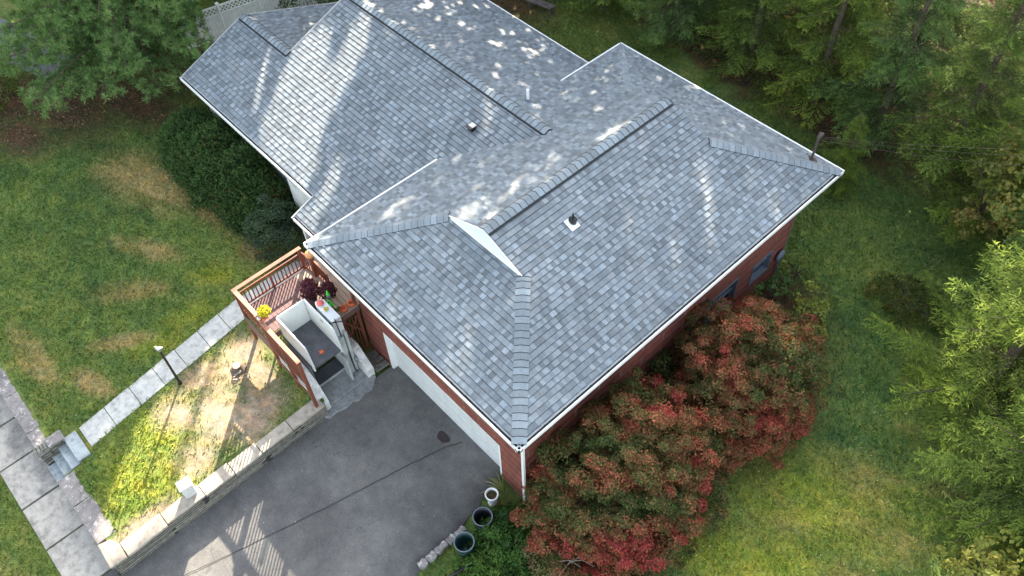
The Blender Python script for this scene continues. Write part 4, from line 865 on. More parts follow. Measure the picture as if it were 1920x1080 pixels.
# ------------------------------------------------------------------ backyard pieces and fence
def adirondack(x, y, rz, label):
    z = float(gh(x, y)); t = thing('garden_chair', (x, y, z), label, 'garden chair'); c, s_ = math.cos(rz), math.sin(rz)
    def W(a, b, h): return (x + a * c - b * s_, y + a * s_ + b * c, z + h)
    m = MB()
    for k in range(6): m.beam(W(-.25, -.3 + .12 * k, .38 - .03 * k), W(.25, -.3 + .12 * k, .38 - .03 * k), .1, .02)
    m.build('seat', MT['adir'], t); m = MB()
    for k in range(5): a = -.22 + .11 * k; m.beam(W(a, .28, .25), W(a * 1.3, .62, 1.0 - abs(a) * .5), .09, .02, (0, 1, 0))
    m.build('backrest', MT['adir'], t)
    for sg in (-1, 1):
        m = MB(); m.beam(W(sg * .32, -.35, .56), W(sg * .32, .42, .56), .12, .025); m.build('armrest', MT['adir'], t)
        for bb in (-.3, .34): m = MB(); m.beam(W(sg * .29, bb, 0), W(sg * .29, bb, .55), .06, .04, (0, 1, 0)); m.build('leg', MT['adir'], t)
adirondack(-9.3, 17.7, 2.2, 'weathered brown garden chair behind the house, nearer the roof edge')
adirondack(-8.0, 18.9, 3.6, 'weathered brown garden chair farther behind the house, near the bench')
t = thing('garden_bench', (-7.6, 17.7, float(gh(-7.6, 17.7))), 'low weathered plank bench on the grass behind the house', 'bench')
m = MB(); z = float(gh(-7.6, 17.7))
for k in range(3): m.beam((-8.2, 17.45 + .14 * k, z + .42), (-6.9, 17.75 + .14 * k, z + .42), .12, .035)
m.build('seat', MT['adir'], t)
for x, y in ((-8.1, 17.5), (-8.1, 17.75), (-7.0, 17.75), (-7.0, 18.0)): m = MB(); m.box(x - .03, x + .03, y - .03, y + .03, z - .05, z + .41); m.build('leg', MT['adir'], t)
def fence(name, p, q, label, nseg, hgt=1.7):
    p, q = Vector(p), Vector(q); t = thing(name, tuple((p + q) / 2), label, 'fence'); d = (q - p) / nseg; du = d.normalized(); nrm = Vector((-du.y, du.x, 0))
    for i in range(nseg + 1):
        m = MB(); a = p + d * i; m.box(a.x - .06, a.x + .06, a.y - .06, a.y + .06, a.z - .2, a.z + hgt + .1); m.box(a.x - .075, a.x + .075, a.y - .075, a.y + .075, a.z + hgt + .1, a.z + hgt + .14); m.build('fence_post', MT['fence'], t)
    for i in range(nseg):
        a = p + d * i; L_ = d.length; m = MB(); k = .08
        while k < L_ - .16: m.beam(a + du * (k + .07) + Vector((0, 0, .05)), a + du * (k + .07) + Vector((0, 0, hgt - .42)), .135, .02, nrm); k += .143
        for z in (.08, hgt - .4, hgt): m.beam(a + du * .06 + Vector((0, 0, z)), a + du * (L_ - .06) + Vector((0, 0, z)), .05, .07)
        k = .0
        s0, z0, z1 = .06, hgt - .365, hgt - .035; hh = z1 - z0
        while k < L_ - .12 + hh:
            for sg in (1, -1):
                u0, u1 = (k - hh, k) if sg > 0 else (k, k - hh); za, zb = z0, z1
                lo, hi = 0, L_ - .12; 
                def cl(u, v, za, zb):
                    out = []
                    for (uu, z_, o, oz) in ((u, za, v, zb), (v, zb, u, za)):
                        if uu < lo: z_ += (lo - uu) / (o - uu) * (oz - z_); uu = lo
                        elif uu > hi: z_ += (hi - uu) / (o - uu) * (oz - z_); uu = hi
                        out.append((uu, z_))
                    return out
                if max(u0, u1) <= lo or min(u0, u1) >= hi: continue
                (ua, zc), (ub, zd) = cl(u0, u1, za, zb)
                if abs(ua - ub) > .03: m.beam(a + du * (s0 + ua) + Vector((0, 0, zc)) + nrm * .006 * sg, a + du * (s0 + ub) + Vector((0, 0, zd)) + nrm * .006 * sg, .05, .01, nrm)
            k += .19
        m.build('lattice_top_panel', MT['fence'], t)
fence('lattice_fence', (-16.9, 4.2, -3.9), (-15.4, 11.4, -3.9), 'off white vinyl fence with a lattice top beyond the far roof corner', 4)

# ------------------------------------------------------------------ vegetation
SH = np.array([math.cos(SUN_AZ), math.sin(SUN_AZ)]); TE = math.tan(SUN_EL)
GAPS = [[(-3.61, -4.75), (-3.13, -5.06), (-2.73, -5.56), (-1.65, -5.53), (-1.12, -5.32), (-1.11, -5.14), (-1.34, -4.9), (-0.52, -4.78), (-0.11, -5.2), (0.52, -5.0), (0.48, -4.66), (0.07, -4.32), (-0.51, -4.17), (-0.79, -3.8), (-0.88, -3.45), (-0.88, -3.27), (-1.72, -3.68)], [(-3.8, -5.9), (-3.47, -5.83), (-3.44, -5.43), (-3.66, -5.16), (-3.85, -5.32)], [(-1.32, -3.1), (-0.39, -3.0), (-0.15, -3.41), (0.21, -3.31), (0.03, -2.88), (-0.49, -2.85), (-0.69, -2.74)], [(5.28, -2.38), (5.71, -2.18), (5.57, -1.77), (5.22, -1.82), (5.34, -2.02)], [(1.25, -6.75), (2.34, -7.57), (3.47, -7.2), (3.61, -6.38), (3.01, -6.13), (2.06, -6.07)], [(1.8, -4.87), (2.66, -4.75), (2.72, -4.26), (2.15, -4.24)], [(0.16, -5.47), (0.71, -5.19), (1.63, -4.88), (1.54, -4.22), (0.64, -4.52)], [(3.28, -0.74), (3.31, -0.17), (2.32, 0.52), (2.03, 0.16), (2.71, -0.62)], [(12.44, -0.48), (12.84, -0.61), (12.97, -0.1), (12.59, 0.12)], [(10.0, 0.83), (10.33, 0.75), (10.53, 1.38), (10.22, 1.59)], [(5.21, 2.04), (5.6, 2.4), (5.94, 2.87), (5.54, 2.83), (5.06, 2.64), (5.25, 2.46)], [(-3.79, -3.01), (-2.8, -3.11), (-1.55, -3.28), (0.4, -2.12), (-0.03, -1.42), (-1.82, -0.39), (-3.54, 0.48), (-4.75, 1.2), (-5.39, 0.85), (-5.18, 0.15), (-5.35, -1.22), (-4.6, -1.94), (-3.83, -2.21)], [(-3.04, 1.12), (-2.19, -0.56), (-0.0, -0.65), (1.48, 0.94)], [(14.3, -0.5), (15.5, -1.3), (17.6, -1.2), (18.2, -0.2), (17, 0.9), (15, 1.0)]]
DOTS = [(4.01, -6.21, 0.35), (5.15, -6.93, 0.35), (5.6, -6.76, 0.3), (5.37, -6.0, 0.5), (5.88, -5.6, 0.4), (6.5, -5.61, 0.5), (6.97, -5.64, 0.4), (5.76, -3.61, 0.45), (6.22, -3.54, 0.4), (8.93, -1.87, 0.4), (9.7, -0.1, 0.5), (9.12, 0.03, 0.4), (9.28, -3.83, 0.4), (8.17, -3.5, 0.35), (6.32, 1.42, 0.7), (7.59, 0.45, 0.45), (7.21, 0.77, 0.4), (5.4, 1.52, 0.5)]

def in_poly(px, py, poly):
    c = np.zeros(len(px), bool); n = len(poly)
    for i in range(n):
        x0, y0 = poly[i]; x1, y1 = poly[(i + 1) % n]
        hit = ((y0 > py) != (y1 > py)) & (px < (x1 - x0) * (py - y0) / ((y1 - y0) or 1e-9) + x0); c ^= hit
    return c
def in_gap(P):
    """leaves left out of the far crowns so sun lands on chosen patches"""
    a = P[:, 0] * -.676 + P[:, 1] * .737; s_ = P[:, 0] * .737 + P[:, 1] * .676; t = P[:, 2] - a * TE
    g = np.zeros(len(P), bool)
    rr = np.random.default_rng(len(P)).random(len(P))
    for ox, oy in ((0, 0), (.17, 0), (-.17, 0), (0, .17), (0, -.17)):
        for i, poly in enumerate(GAPS): g |= in_poly(s_ + ox, t + oy, poly) & (rr < (1 if i in (0, 1, 2, 11, 12) else .8 if i in (8, 9, 10) else .58))
    for x, y, r in DOTS: g |= ((s_ - x) ** 2 + (t - y) ** 2 < (r * 1.1) ** 2) & (rr < .56)
    return g
def trunk_mb(x, y, z0, h, r0, r1, lean=(0, 0), seg=9):
    m = MB(); pts = [(x + lean[0] * t + .05 * math.sin(5 * t), y + lean[1] * t, z0 - .2 + h * t) for t in np.linspace(0, 1, 7)]
    m.tube(pts, list(np.linspace(r0, r1, 7)), seg); return m

# --- spruces and hemlocks
def conifer_geo(seed, h, r, pal, zlow=.06, dens=1.0, droop=.32, bend=0.0):
    rg = np.random.default_rng(seed); Vs = []; P, Nn, S, T, Cc = [], [], [], [], []; limbs = MB()
    z = h * zlow
    while z < h * .97:
        f = z / h; L0 = r * (1 - f) ** .8 * (.75 + .25 * math.sin(z * 2.1 + seed)) + .25; nb = max(3, int(5.5 * dens))
        for k in range(nb):
            a = rg.uniform(0, 6.283); L_ = L0 * rg.uniform(.6, 1.15); d = np.array([math.cos(a), math.sin(a), 0]); sd = np.array([-d[1], d[0], 0]); zb = z + rg.uniform(-.15, .15)
            dr = droop * rg.uniform(.6, 1.4)
            cur = lambda t: d * L_ * t + np.array([0, 0, zb + L_ * (.12 * t - dr * t * t + .16 * t ** 4)]) + sd * .08 * L_ * math.sin(3 * t + k)
            if rg.random() < .16: limbs.tube([tuple(cur(t)) for t in (0, .35, .7, .96)], [.035, .024, .014, .006], 4, caps=False)
            nt_ = int(L_ / .13) + 2; bc = rg.normal(0, .09)
            for i in range(nt_):
                t = .18 + .82 * (i + rg.random()) / nt_; c0 = cur(t); tl = (.34 + .5 * L_ / r * (1 - t)) * rg.uniform(.7, 1.2) * (1.0 if t < .95 else .6)
                for sg in (-1, 1):
                    td = unit(d * rg.uniform(.5, .9) + sd * sg * rg.uniform(.55, 1) + np.array([0, 0, rg.uniform(-.55, -.05)]))
                    ns = max(4, int(tl / .05))
                    u = (np.arange(ns) + rg.random(ns)) / ns; pos = c0 + td * tl * u[:, None] + np.array([0, 0, -.12]) * (u ** 2)[:, None] * tl
                    sgn = np.where(np.arange(ns) % 2, 1, -1)[:, None]; cr = np.cross(td, np.array([0, 0, 1.0]))
                    tw = unit(td + cr * sgn * rg.uniform(.3, .9) + rg.normal(size=(ns, 3)) * .22)
                    P.append(pos + tw * .05); T.append(tw); Nn.append(unit(np.array([0, 0, 1.0]) + rg.normal(size=(ns, 3)) * .45)); S.append(rg.uniform(.11, .22, ns))
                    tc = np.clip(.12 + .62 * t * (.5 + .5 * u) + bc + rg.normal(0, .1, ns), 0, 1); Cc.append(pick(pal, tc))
        z += .30 / dens * (1.0 if f < .7 else .8)
    P, T, Nn, S, Cc = map(np.concatenate, (P, T, Nn, S, Cc))
    V, F, C = leaf_mesh(P, Nn, S, .17, Cc, rg, spin=T)
    return V, F, C, limbs
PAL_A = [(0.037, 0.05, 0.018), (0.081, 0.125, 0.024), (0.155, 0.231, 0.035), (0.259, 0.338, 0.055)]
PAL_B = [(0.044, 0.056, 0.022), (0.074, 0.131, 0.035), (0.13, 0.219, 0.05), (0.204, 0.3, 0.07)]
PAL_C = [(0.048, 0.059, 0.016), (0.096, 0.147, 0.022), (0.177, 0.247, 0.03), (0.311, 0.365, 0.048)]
conproto = []
for sd_, h, r, pal in ((1, 12.5, 3.5, PAL_A), (2, 11.0, 3.3, PAL_B), (3, 13.5, 3.9, PAL_C)):
    conproto.append((conifer_geo(sd_, h, r, pal, dens=1.0), h, r))
con_mesh = {}
def conifer(kind, x, y, sc, rot, label, group='evergreens along the wooded edge of the lawn', shorten=1.0):
    z = float(gh(x, y)) - .1
    t = thing('conifer_tree', (x, y, z), label, 'evergreen tree', group); t.rotation_euler = (0, 0, rot); t.scale = (sc, sc, sc * shorten)
    if kind not in con_mesh:
        (V, F, C, limbs), h, r = conproto[kind]
        a = bulk('crown', V, F, C, MT['needle'], None); tm = trunk_mb(0, 0, 0, h, .2, .03); o_ = len(tm.v); tm.v += limbs.v; tm.f += [tuple(i + o_ for i in f_) for f_ in limbs.f]; tm.c += limbs.c; tm.sm += limbs.sm; b = tm.build('trunk', MT['bark'], None)
        con_mesh[kind] = (a, b); new = (a, b)
    else:
        new = tuple(o.copy() for o in con_mesh[kind])
        for o in new: COL.objects.link(o)
    for o in new: o.parent = t; o.location = (0, 0, 0)
    return t
CON = [  # kind, x, y, scale, rot, height factor, label
    (0, -5.6, 19.9, .85, .3, .8, 'dark evergreen at the far end of the tree row, nearest the garden chairs'),
    (1, -2.0, 20.8, .9, 1.2, .8, 'dark evergreen second along the row behind the house, counted from the garden chairs'),
    (0, 1.6, 21.8, .95, 2.3, .85, 'dark evergreen with bare grey twigs, third along the row from the garden chairs'),
    (2, 5.0, 22.0, .95, 3.1, .85, 'mid green evergreen straight behind the back corner of the left roof'),
    (1, 8.0, 21.9, 1.0, 4.2, .85, 'bluish green evergreen rising behind the roof mast'),
    (0, 11.0, 21.8, .95, 5.0, .85, 'evergreen just behind the loose service wires'),
    (2, 13.9, 20.6, .95, .9, .8, 'olive green evergreen at the bend where the tree row turns toward the viewer'),
    (1, 16.3, 18.0, 1.0, 1.9, .75, 'evergreen above the weedy clump on the right side of the lawn'),
    (2, 17.3, 13.7, 1.1, 2.8, .62, 'bright yellow green evergreen reaching over the middle of the right lawn edge'),
    (0, 19.9, 10.9, 1.02, 3.9, .6, 'bright green evergreen whose branches point down the right lawn edge'),
    (2, 22.8, 9.8, .95, 4.4, .55, 'evergreen nearest the viewer at the right edge, beside the yellow leaved shrub'),
    (2, 3.2, 25.4, 1.1, 5.2, .9, 'taller evergreen in the second row, behind the mid green one'),
    (0, 7.0, 25.6, 1.15, .6, .9, 'taller evergreen in the second row, farthest from the lawn'),
    (1, -1.2, 24.6, 1.05, 1.5, .9, 'taller evergreen in the second row at the far end of the back garden'),
    (1, 11.4, 25.4, 1.1, 1.0, .9, 'taller bluish evergreen in the second row beyond the wires'),
    (2, 15.8, 23.6, 1.1, 2.0, .85, 'taller olive evergreen in the second row near the top right corner'),
    (0, 19.6, 19.2, 1.1, 3.0, .75, 'evergreen in the second row near the right edge of the picture'),
    (2, 22.3, 15.4, 1.1, 3.6, .65, 'large pale evergreen at the right edge, behind the branches over the lawn'),
]
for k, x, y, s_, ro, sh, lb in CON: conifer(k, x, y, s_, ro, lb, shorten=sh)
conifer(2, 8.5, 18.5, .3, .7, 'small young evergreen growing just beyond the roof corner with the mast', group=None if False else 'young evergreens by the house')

# --- clump-built crowns
def dome_clumps(rg, cx, cy, z0, rx, ry, rz, n, lo=.0, flat=1.0, inner=.25):
    i = np.arange(n); ph = i * 2.39996; zz_ = lo + (1 - lo) * (i + .5) / n; rr = np.sqrt(1 - zz_ ** 2)
    d = np.stack([np.cos(ph) * rr, np.sin(ph) * rr, zz_], 1); d += rg.normal(size=(n, 3)) * .09
    f = np.where(rg.random(n) < inner, rg.uniform(.45, .8, n), rg.uniform(.85, 1.05, n))[:, None]
    return np.array([cx, cy, z0]) + d * f * np.array([rx, ry, rz]), d
def crown(rg, C0, D0, rad, per, size, asp, colf, up=.5, squash=.75, along=None, shade=True):
    n = len(C0); r = rg.uniform(*rad, n) if isinstance(rad, tuple) else np.full(n, rad); k = per
    d = unit(rg.normal(size=(n, k, 3)) + D0[:, None, :] * .9 + np.array([0, 0, up])); rr = rg.uniform(.45, 1.05, (n, k, 1)) ** .6
    P = C0[:, None, :] + d * rr * r[:, None, None] * np.array([1, 1, squash]); P = P.reshape(-1, 3); Nn = unit(d.reshape(-1, 3) + rg.normal(size=(n * k, 3)) * .55)
    col = colf(P, np.repeat(C0, k, 0), rg)
    sp_ = None if along is None else unit(d.reshape(-1, 3) * along[0] + np.array([0, 0, along[1]]) + rg.normal(size=(n * k, 3)) * along[2])
    return leaf_mesh(P, Nn, rg.uniform(.65, 1.25, n * k) * size, asp, col, rg, spin=sp_)
def limbs_mb(x, y, z0, ends, r=.06):
    m = MB()
    for e in ends:
        e = Vector(e); s_ = Vector((x, y, z0)); mid = s_.lerp(e, .5) + Vector((0, 0, .25)); m.tube([s_, s_.lerp(mid, .5) + Vector((0, 0, .1)), mid, e], [r, r * .75, r * .5, r * .15], 6)
    return m
# red shrubs beside the garage
def red_col(seed, bias):
    def f(P, Cn, rg):
        a = blend_noise(Cn, .9, seed); b = blend_noise(P, 2.2, seed + 1); t = .5 * a + .5 * b + rg.normal(0, .11, len(P)) + bias
        c = pick([(.05, .075, .02), (.085, .09, .025), (.12, .085, .032), (.19, .085, .04), (.26, .095, .045), (.27, .065, .042), (.30, .04, .042)], np.clip((t - .18) / .64, 0, 1))
        return c * rg.uniform(.7, 1.6, (len(P), 1))
    return f
for (cx, cy, rx, ry, rz, n, sd_, bias, lb) in ((11.55, 2.8, 2.3, 3.1, 3.8, 860, 41, .0, 'large rounded shrub with crimson and rusty leaves at the garage corner'), (11.75, 7.9, 2.25, 2.75, 3.5, 720, 57, -.14, 'large rounded shrub with brownish salmon and green leaves under the side windows')):
    rg = np.random.default_rng(sd_); t = thing('red_shrub', (cx, cy, -4.6), lb, 'shrub', 'red autumn shrubs beside the house')
    C0, D0 = dome_clumps(rg, cx, cy, -4.5, rx, ry, rz, n, .0); C0 += rg.normal(size=C0.shape) * np.array([.2, .2, .16]); C0[:, 0] = np.maximum(C0[:, 0], 9.72)
    V, F, C = crown(rg, C0, D0, (.16, .42), 170, .10, .42, red_col(sd_, bias), up=.8, squash=.42, along=(1, -.35, .5)); bulk('foliage', V, F, C, MT['leafcol'], t)
    limbs_mb(cx, cy, -4.6, [tuple(c * .85 + np.array([cx, cy, -4.5]) * .15) for c in C0[::9]], .06).build('branch', MT['bark'], t)
# dark hedge along the front wall: long upright strands
rg = np.random.default_rng(71); t = thing('yew_hedge', (-8.2, 1.2, -3.9), 'wide dark green spreading evergreen hedge under the front eave, a few tips turning brown', 'hedge')
n = 9000; hx = rg.uniform(-12.3, -4.6, n); hy = rg.uniform(-.9, 2.3, n); e = ((hx + 8.4) / 4.0) ** 2 + ((hy - 1.35) / 1.75) ** 2; keep = e < 1.0 + .25 * (blend_noise(np.stack([hx, hy, hx * 0], 1), 2, 5) - .5); hx, hy, e = hx[keep], hy[keep], e[keep]; n = len(hx)
top = -3.85 + 2.1 * np.sqrt(np.clip(1.05 - e, .03, 1)) * (.75 + .4 * blend_noise(np.stack([hx, hy, hx * 0], 1), 2.2, 8)); P = []; T = []; Cc = []; S = []
for q in range(9):
    f = (q + rg.random(n)) / 9; lean = np.stack([(hx + 8.3) * .08 + rg.normal(0, .2, n) , -.45 + rg.normal(0, .2, n), np.ones(n)], 1); lean = unit(lean)
    base = np.stack([hx, hy, top - .75], 1); P.append(base + lean * (.8 * f)[:, None] + rg.normal(size=(n, 3)) * .05); T.append(unit(lean + rg.normal(size=(n, 3)) * .25)); S.append(np.full(n, .2))
    strand = (blend_noise(np.stack([hx, hy, hx * 0], 1), 3.1, 15) > .7) & (rg.random(n) < .2) & (hx > -9.5)
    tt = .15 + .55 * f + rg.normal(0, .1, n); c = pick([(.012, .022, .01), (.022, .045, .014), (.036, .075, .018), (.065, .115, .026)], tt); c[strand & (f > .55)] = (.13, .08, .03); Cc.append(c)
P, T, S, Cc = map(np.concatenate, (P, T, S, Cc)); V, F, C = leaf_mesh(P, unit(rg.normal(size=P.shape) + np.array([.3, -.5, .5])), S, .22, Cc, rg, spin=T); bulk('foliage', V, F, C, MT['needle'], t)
limbs_mb(-8.2, 1.2, -3.9, [(-8.2 + 2.9 * math.cos(a), 1.0 + 1.0 * math.sin(a), -3.0) for a in np.linspace(0, 6.28, 16)], .05).build('branch', MT['bark'], t)
def simple_shrub(name, label, cat, cx, cy, z0, rx, ry, rz, n, rad, per, size, asp, pal, seed, stems=6, sq=.8, along=None, group=None, lo=0.0, mat='leafcol'):
    rg = np.random.default_rng(seed); t = thing(name, (cx, cy, z0), label, cat, group); C0, D0 = dome_clumps(rg, cx, cy, z0, rx, ry, rz, n, lo)
    fcol = lambda P, Cn, r: pick(pal, .5 * blend_noise(Cn, 1.6, seed) + .3 * blend_noise(P, 4, seed + 2) + r.normal(.1, .12, len(P))) * r.uniform(.75, 1.2, (len(P), 1))
    V, F, C = crown(rg, C0, D0, rad, per, size, asp, fcol, squash=sq, along=along); bulk('foliage', V, F, C, MT[mat], t)
    limbs_mb(cx, cy, z0 - .05, [tuple(c) for c in C0[:: max(1, n // stems)]], .03 if rx < 1 else .06).build('stem', MT['bark'], t); return t
simple_shrub('holly_shrub', 'rounded dark glossy leaved shrub between the hedge and the porch', 'shrub', -4.15, .75, -3.85, 1.15, 1.05, 1.55, 70, (.25, .42), 130, .085, .55, [(.02, .04, .025), (.035, .065, .035), (.06, .10, .05), (.10, .10, .05)], 81)
simple_shrub('sapling', 'young sapling with broad yellow green leaves at the far end of the rusty shrubs', 'sapling', 11.6, 12.05, -4.5, .62, .95, 1.65, 34, (.14, .26), 22, .135, .6, [(.10, .16, .03), (.19, .25, .045), (.28, .3, .06), (.22, .14, .05)], 82, 9)
simple_shrub('sapling', 'young sapling with broad mid green leaves against the brick wall below the windows', 'sapling', 10.2, 11.9, -4.5, .5, 1.2, 1.5, 34, (.13, .24), 18, .135, .6, [(.05, .10, .03), (.09, .17, .045), (.14, .2, .05)], 83, 9)
simple_shrub('leafy_seedling', 'small leafy seedling by the blue grey meter at the back corner', 'seedling', 10.1, 13.6, -4.5, .55, .5, .9, 12, (.12, .2), 12, .17, .8, [(.05, .10, .03), (.10, .16, .04), (.2, .2, .05)], 84, 6)
simple_shrub('fern_clump', 'low feathery green clump next to the trash cans', 'plant', 10.35, -.75, -4.6, 1.0, .95, .75, 60, (.2, .36), 120, .15, .22, [(.02, .055, .015), (.035, .09, .02), (.06, .14, .025), (.10, .18, .03)], 85, 6, .8, (1, .5, .4))
simple_shrub('fern_clump', 'low feathery green clump farther right, below the small mottled bush', 'plant', 11.0, -1.9, -4.6, 1.3, .8, .55, 60, (.2, .36), 110, .15, .22, [(.03, .07, .015), (.05, .11, .02), (.08, .16, .025), (.14, .2, .035)], 86, 6, .8, (1, .5, .4))
simple_shrub('mottled_bush', 'small bush with mottled olive and reddish leaves between the ferns and the bare branches', 'bush', 11.35, -.55, -4.3, .6, .5, .75, 26, (.14, .24), 55, .085, .6, [(.05, .08, .02), (.10, .13, .03), (.17, .15, .06), (.16, .08, .05)], 87)
simple_shrub('hosta', 'bright green lobed plant between the white planter and the black can', 'plant', 9.75, -.35, -4.55, .32, .3, .45, 12, (.1, .16), 14, .14, .7, [(.05, .15, .02), (.09, .22, .03), (.12, .28, .04)], 88, 4)
simple_shrub('weed_clump', 'clump of dark green and yellow weeds on the right side of the lawn', 'weeds', 13.6, 15.2, -4.5, 1.35, .85, .95, 60, (.2, .34), 70, .13, .28, [(.025, .05, .015), (.05, .08, .02), (.11, .11, .02), (.19, .16, .03)], 89, 8, .9, (.6, .8, .5))
simple_shrub('yellow_shrub', 'shrub with round yellow green leaves at the right edge, low in the picture', 'shrub', 20.5, 8.0, -4.4, 1.25, .9, 2.6, 40, (.2, .36), 42, .15, .8, [(.11, .15, .03), (.22, .25, .05), (.34, .33, .07), (.4, .36, .10)], 90, 8, group=None)
simple_shrub('maple_tree', 'maple with pale yellow green leaves in the upper right, above the pale evergreen', 'maple tree', 15.2, 18.9, -1.5, 1.5, 1.6, 5.2, 75, (.35, .6), 75, .17, .8, [(.08, .12, .025), (.17, .2, .04), (.27, .25, .06), (.36, .25, .08)], 91, 9)
simple_shrub('maple_tree', 'thin maple with green and orange leaves between the wires and the right trees', 'maple tree', 13.6, 19.2, -3.0, 1.0, 1.2, 3.4, 40, (.25, .45), 55, .15, .8, [(.06, .09, .02), (.14, .15, .035), (.25, .18, .05)], 92, 8)
simple_shrub('garden_bush', 'dark green bush past the lattice fence, touching the far roof edge', 'bush', -14.2, 9.4, -3.9, 1.6, 1.5, 2.6, 60, (.3, .5), 80, .11, .5, [(.03, .05, .015), (.05, .08, .02), (.08, .12, .03)], 93)
simple_shrub('edge_bush', 'yellow green bush at the left edge of the picture beside the leaf litter', 'bush', -20.6, -4.0, -3.8, 1.3, 1.4, 1.9, 50, (.3, .5), 80, .11, .5, [(.03, .06, .015), (.08, .12, .02), (.16, .2, .03)], 94)
# long strap leaves by the planter
rg = np.random.default_rng(95); t = thing('strap_leaf_plant', (8.9, .15, -4.5), 'plant with long arching yellowish strap leaves against the brick corner', 'plant')
for k in range(13):
    a = rg.uniform(2.2, 5.6); L_ = rg.uniform(.4, .75); m = MB(); pts = [(8.95 + L_ * f * math.cos(a), .18 + L_ * f * math.sin(a), -4.52 + L_ * (1.1 * f - 1.0 * f * f)) for f in np.linspace(0, 1, 8)]
    vv = []; 
    for i, p in enumerate(pts): wv = .022 * math.sin(math.pi * (i + .6) / 8.4); vv += [(p[0] - math.sin(a) * wv, p[1] + math.cos(a) * wv, p[2]), (p[0] + math.sin(a) * wv, p[1] - math.cos(a) * wv, p[2])]
    c = [(.22, .24, .07), (.3, .27, .14), (.12, .2, .04)][k % 3]; m.add(vv, [(2 * i, 2 * i + 1, 2 * i + 3, 2 * i + 2) for i in range(7)], c, True); m.build('leaf', MT['leafcol'], t)
# bare fallen branches
for pts, lb in (([(11.5, .1, -4.2), (11.7, -.2, -4.3), (11.85, -.7, -4.45), (11.9, -1.1, -4.5)], 'pale forked dead branch in front of the crimson shrub'), ([(12.2, .75, -4.3), (11.95, .1, -4.35), (12.0, -.5, -4.5), (12.1, -1.0, -4.55)], 'straight pale dead branch lying right of the forked one')):
    m = MB(); m.tube(pts, [.02, .028, .03, .035], 7); b = [Vector(p) for p in pts]; m.tube([b[1], b[1] + Vector((.25, .25, .12)), b[1] + Vector((.6, .35, .1))], [.02, .015, .007], 6); m.tube([b[2], b[2] + Vector((-.3, .0, .1))], [.018, .008], 6); tag(m.build('dead_branch', MT['deadwood']), lb, 'branch')
# --- white pine upper left: flat plates of long soft needles
rg = np.random.default_rng(61); t = thing('pine_tree', (-17.6, 2.3, -3.9), 'big soft needled pine overhanging the upper left corner', 'pine tree')
tf = []; lim = MB(); lim.tube([(-17.6, 2.3, -4.1), (-17.6, 2.35, -1), (-17.5, 2.4, 3), (-17.5, 2.4, 5.6)], [.3, .26, .17, .05], 10)
PL = [(-2.2, 6.2), (-1.5, 6.4), (-.7, 6.0), (.2, 5.0), (1.1, 4.4), (2.0, 3.7), (2.9, 3.0), (3.8, 2.2), (4.6, 1.4), (5.3, .7)]
for z, rr in PL:
    nb = 9 if rr > 3 else 6
    for k in range(nb):
        a = 6.283 * (k + rg.random() * .7) / nb; L_ = rr * rg.uniform(.7, 1.08); d = np.array([math.cos(a), math.sin(a), 0]); sdv = np.array([-d[1], d[0], 0])
        e = np.array([-17.6, 2.35, z]) + d * L_ + np.array([0, 0, -.05 * L_ + .15])
        if (e[0] + 16.6) * .3 + (e[1] - 4.2) * .954 < .5: lim.tube([(-17.6, 2.35, z - .2), tuple(np.array([-17.6, 2.35, z]) + d * L_ * .5 + np.array([0, 0, .1])), tuple(e)], [.07, .045, .012], 5)
        nt_ = int(L_ * 7.5)
        for i in range(nt_):
            f = .28 + .72 * (i + rg.random()) / nt_; wdt = .25 + .95 * L_ / 5.5 * (1 - abs(f - .6)); p = np.array([-17.6, 2.35, z]) + d * L_ * f + np.array([0, 0, .12 * math.sin(3 * f) - .05 * L_ * f])
            for sg in (-1, 1): tf.append((*(p + sdv * sg * rg.uniform(0, wdt) + rg.normal(size=3) * .06), f))
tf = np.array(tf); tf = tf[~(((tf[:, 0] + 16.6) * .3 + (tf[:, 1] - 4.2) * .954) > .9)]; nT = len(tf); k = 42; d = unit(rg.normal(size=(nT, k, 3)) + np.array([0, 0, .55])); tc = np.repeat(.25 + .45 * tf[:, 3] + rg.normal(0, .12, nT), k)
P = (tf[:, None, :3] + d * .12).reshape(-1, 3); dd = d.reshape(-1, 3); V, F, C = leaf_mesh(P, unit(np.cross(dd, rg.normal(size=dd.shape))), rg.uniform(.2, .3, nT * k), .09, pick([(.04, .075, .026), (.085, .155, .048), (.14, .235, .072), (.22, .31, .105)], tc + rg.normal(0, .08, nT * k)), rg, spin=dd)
bulk('crown', V, F, C, MT['needle'], t); lim.build('trunk', MT['bark'], t)

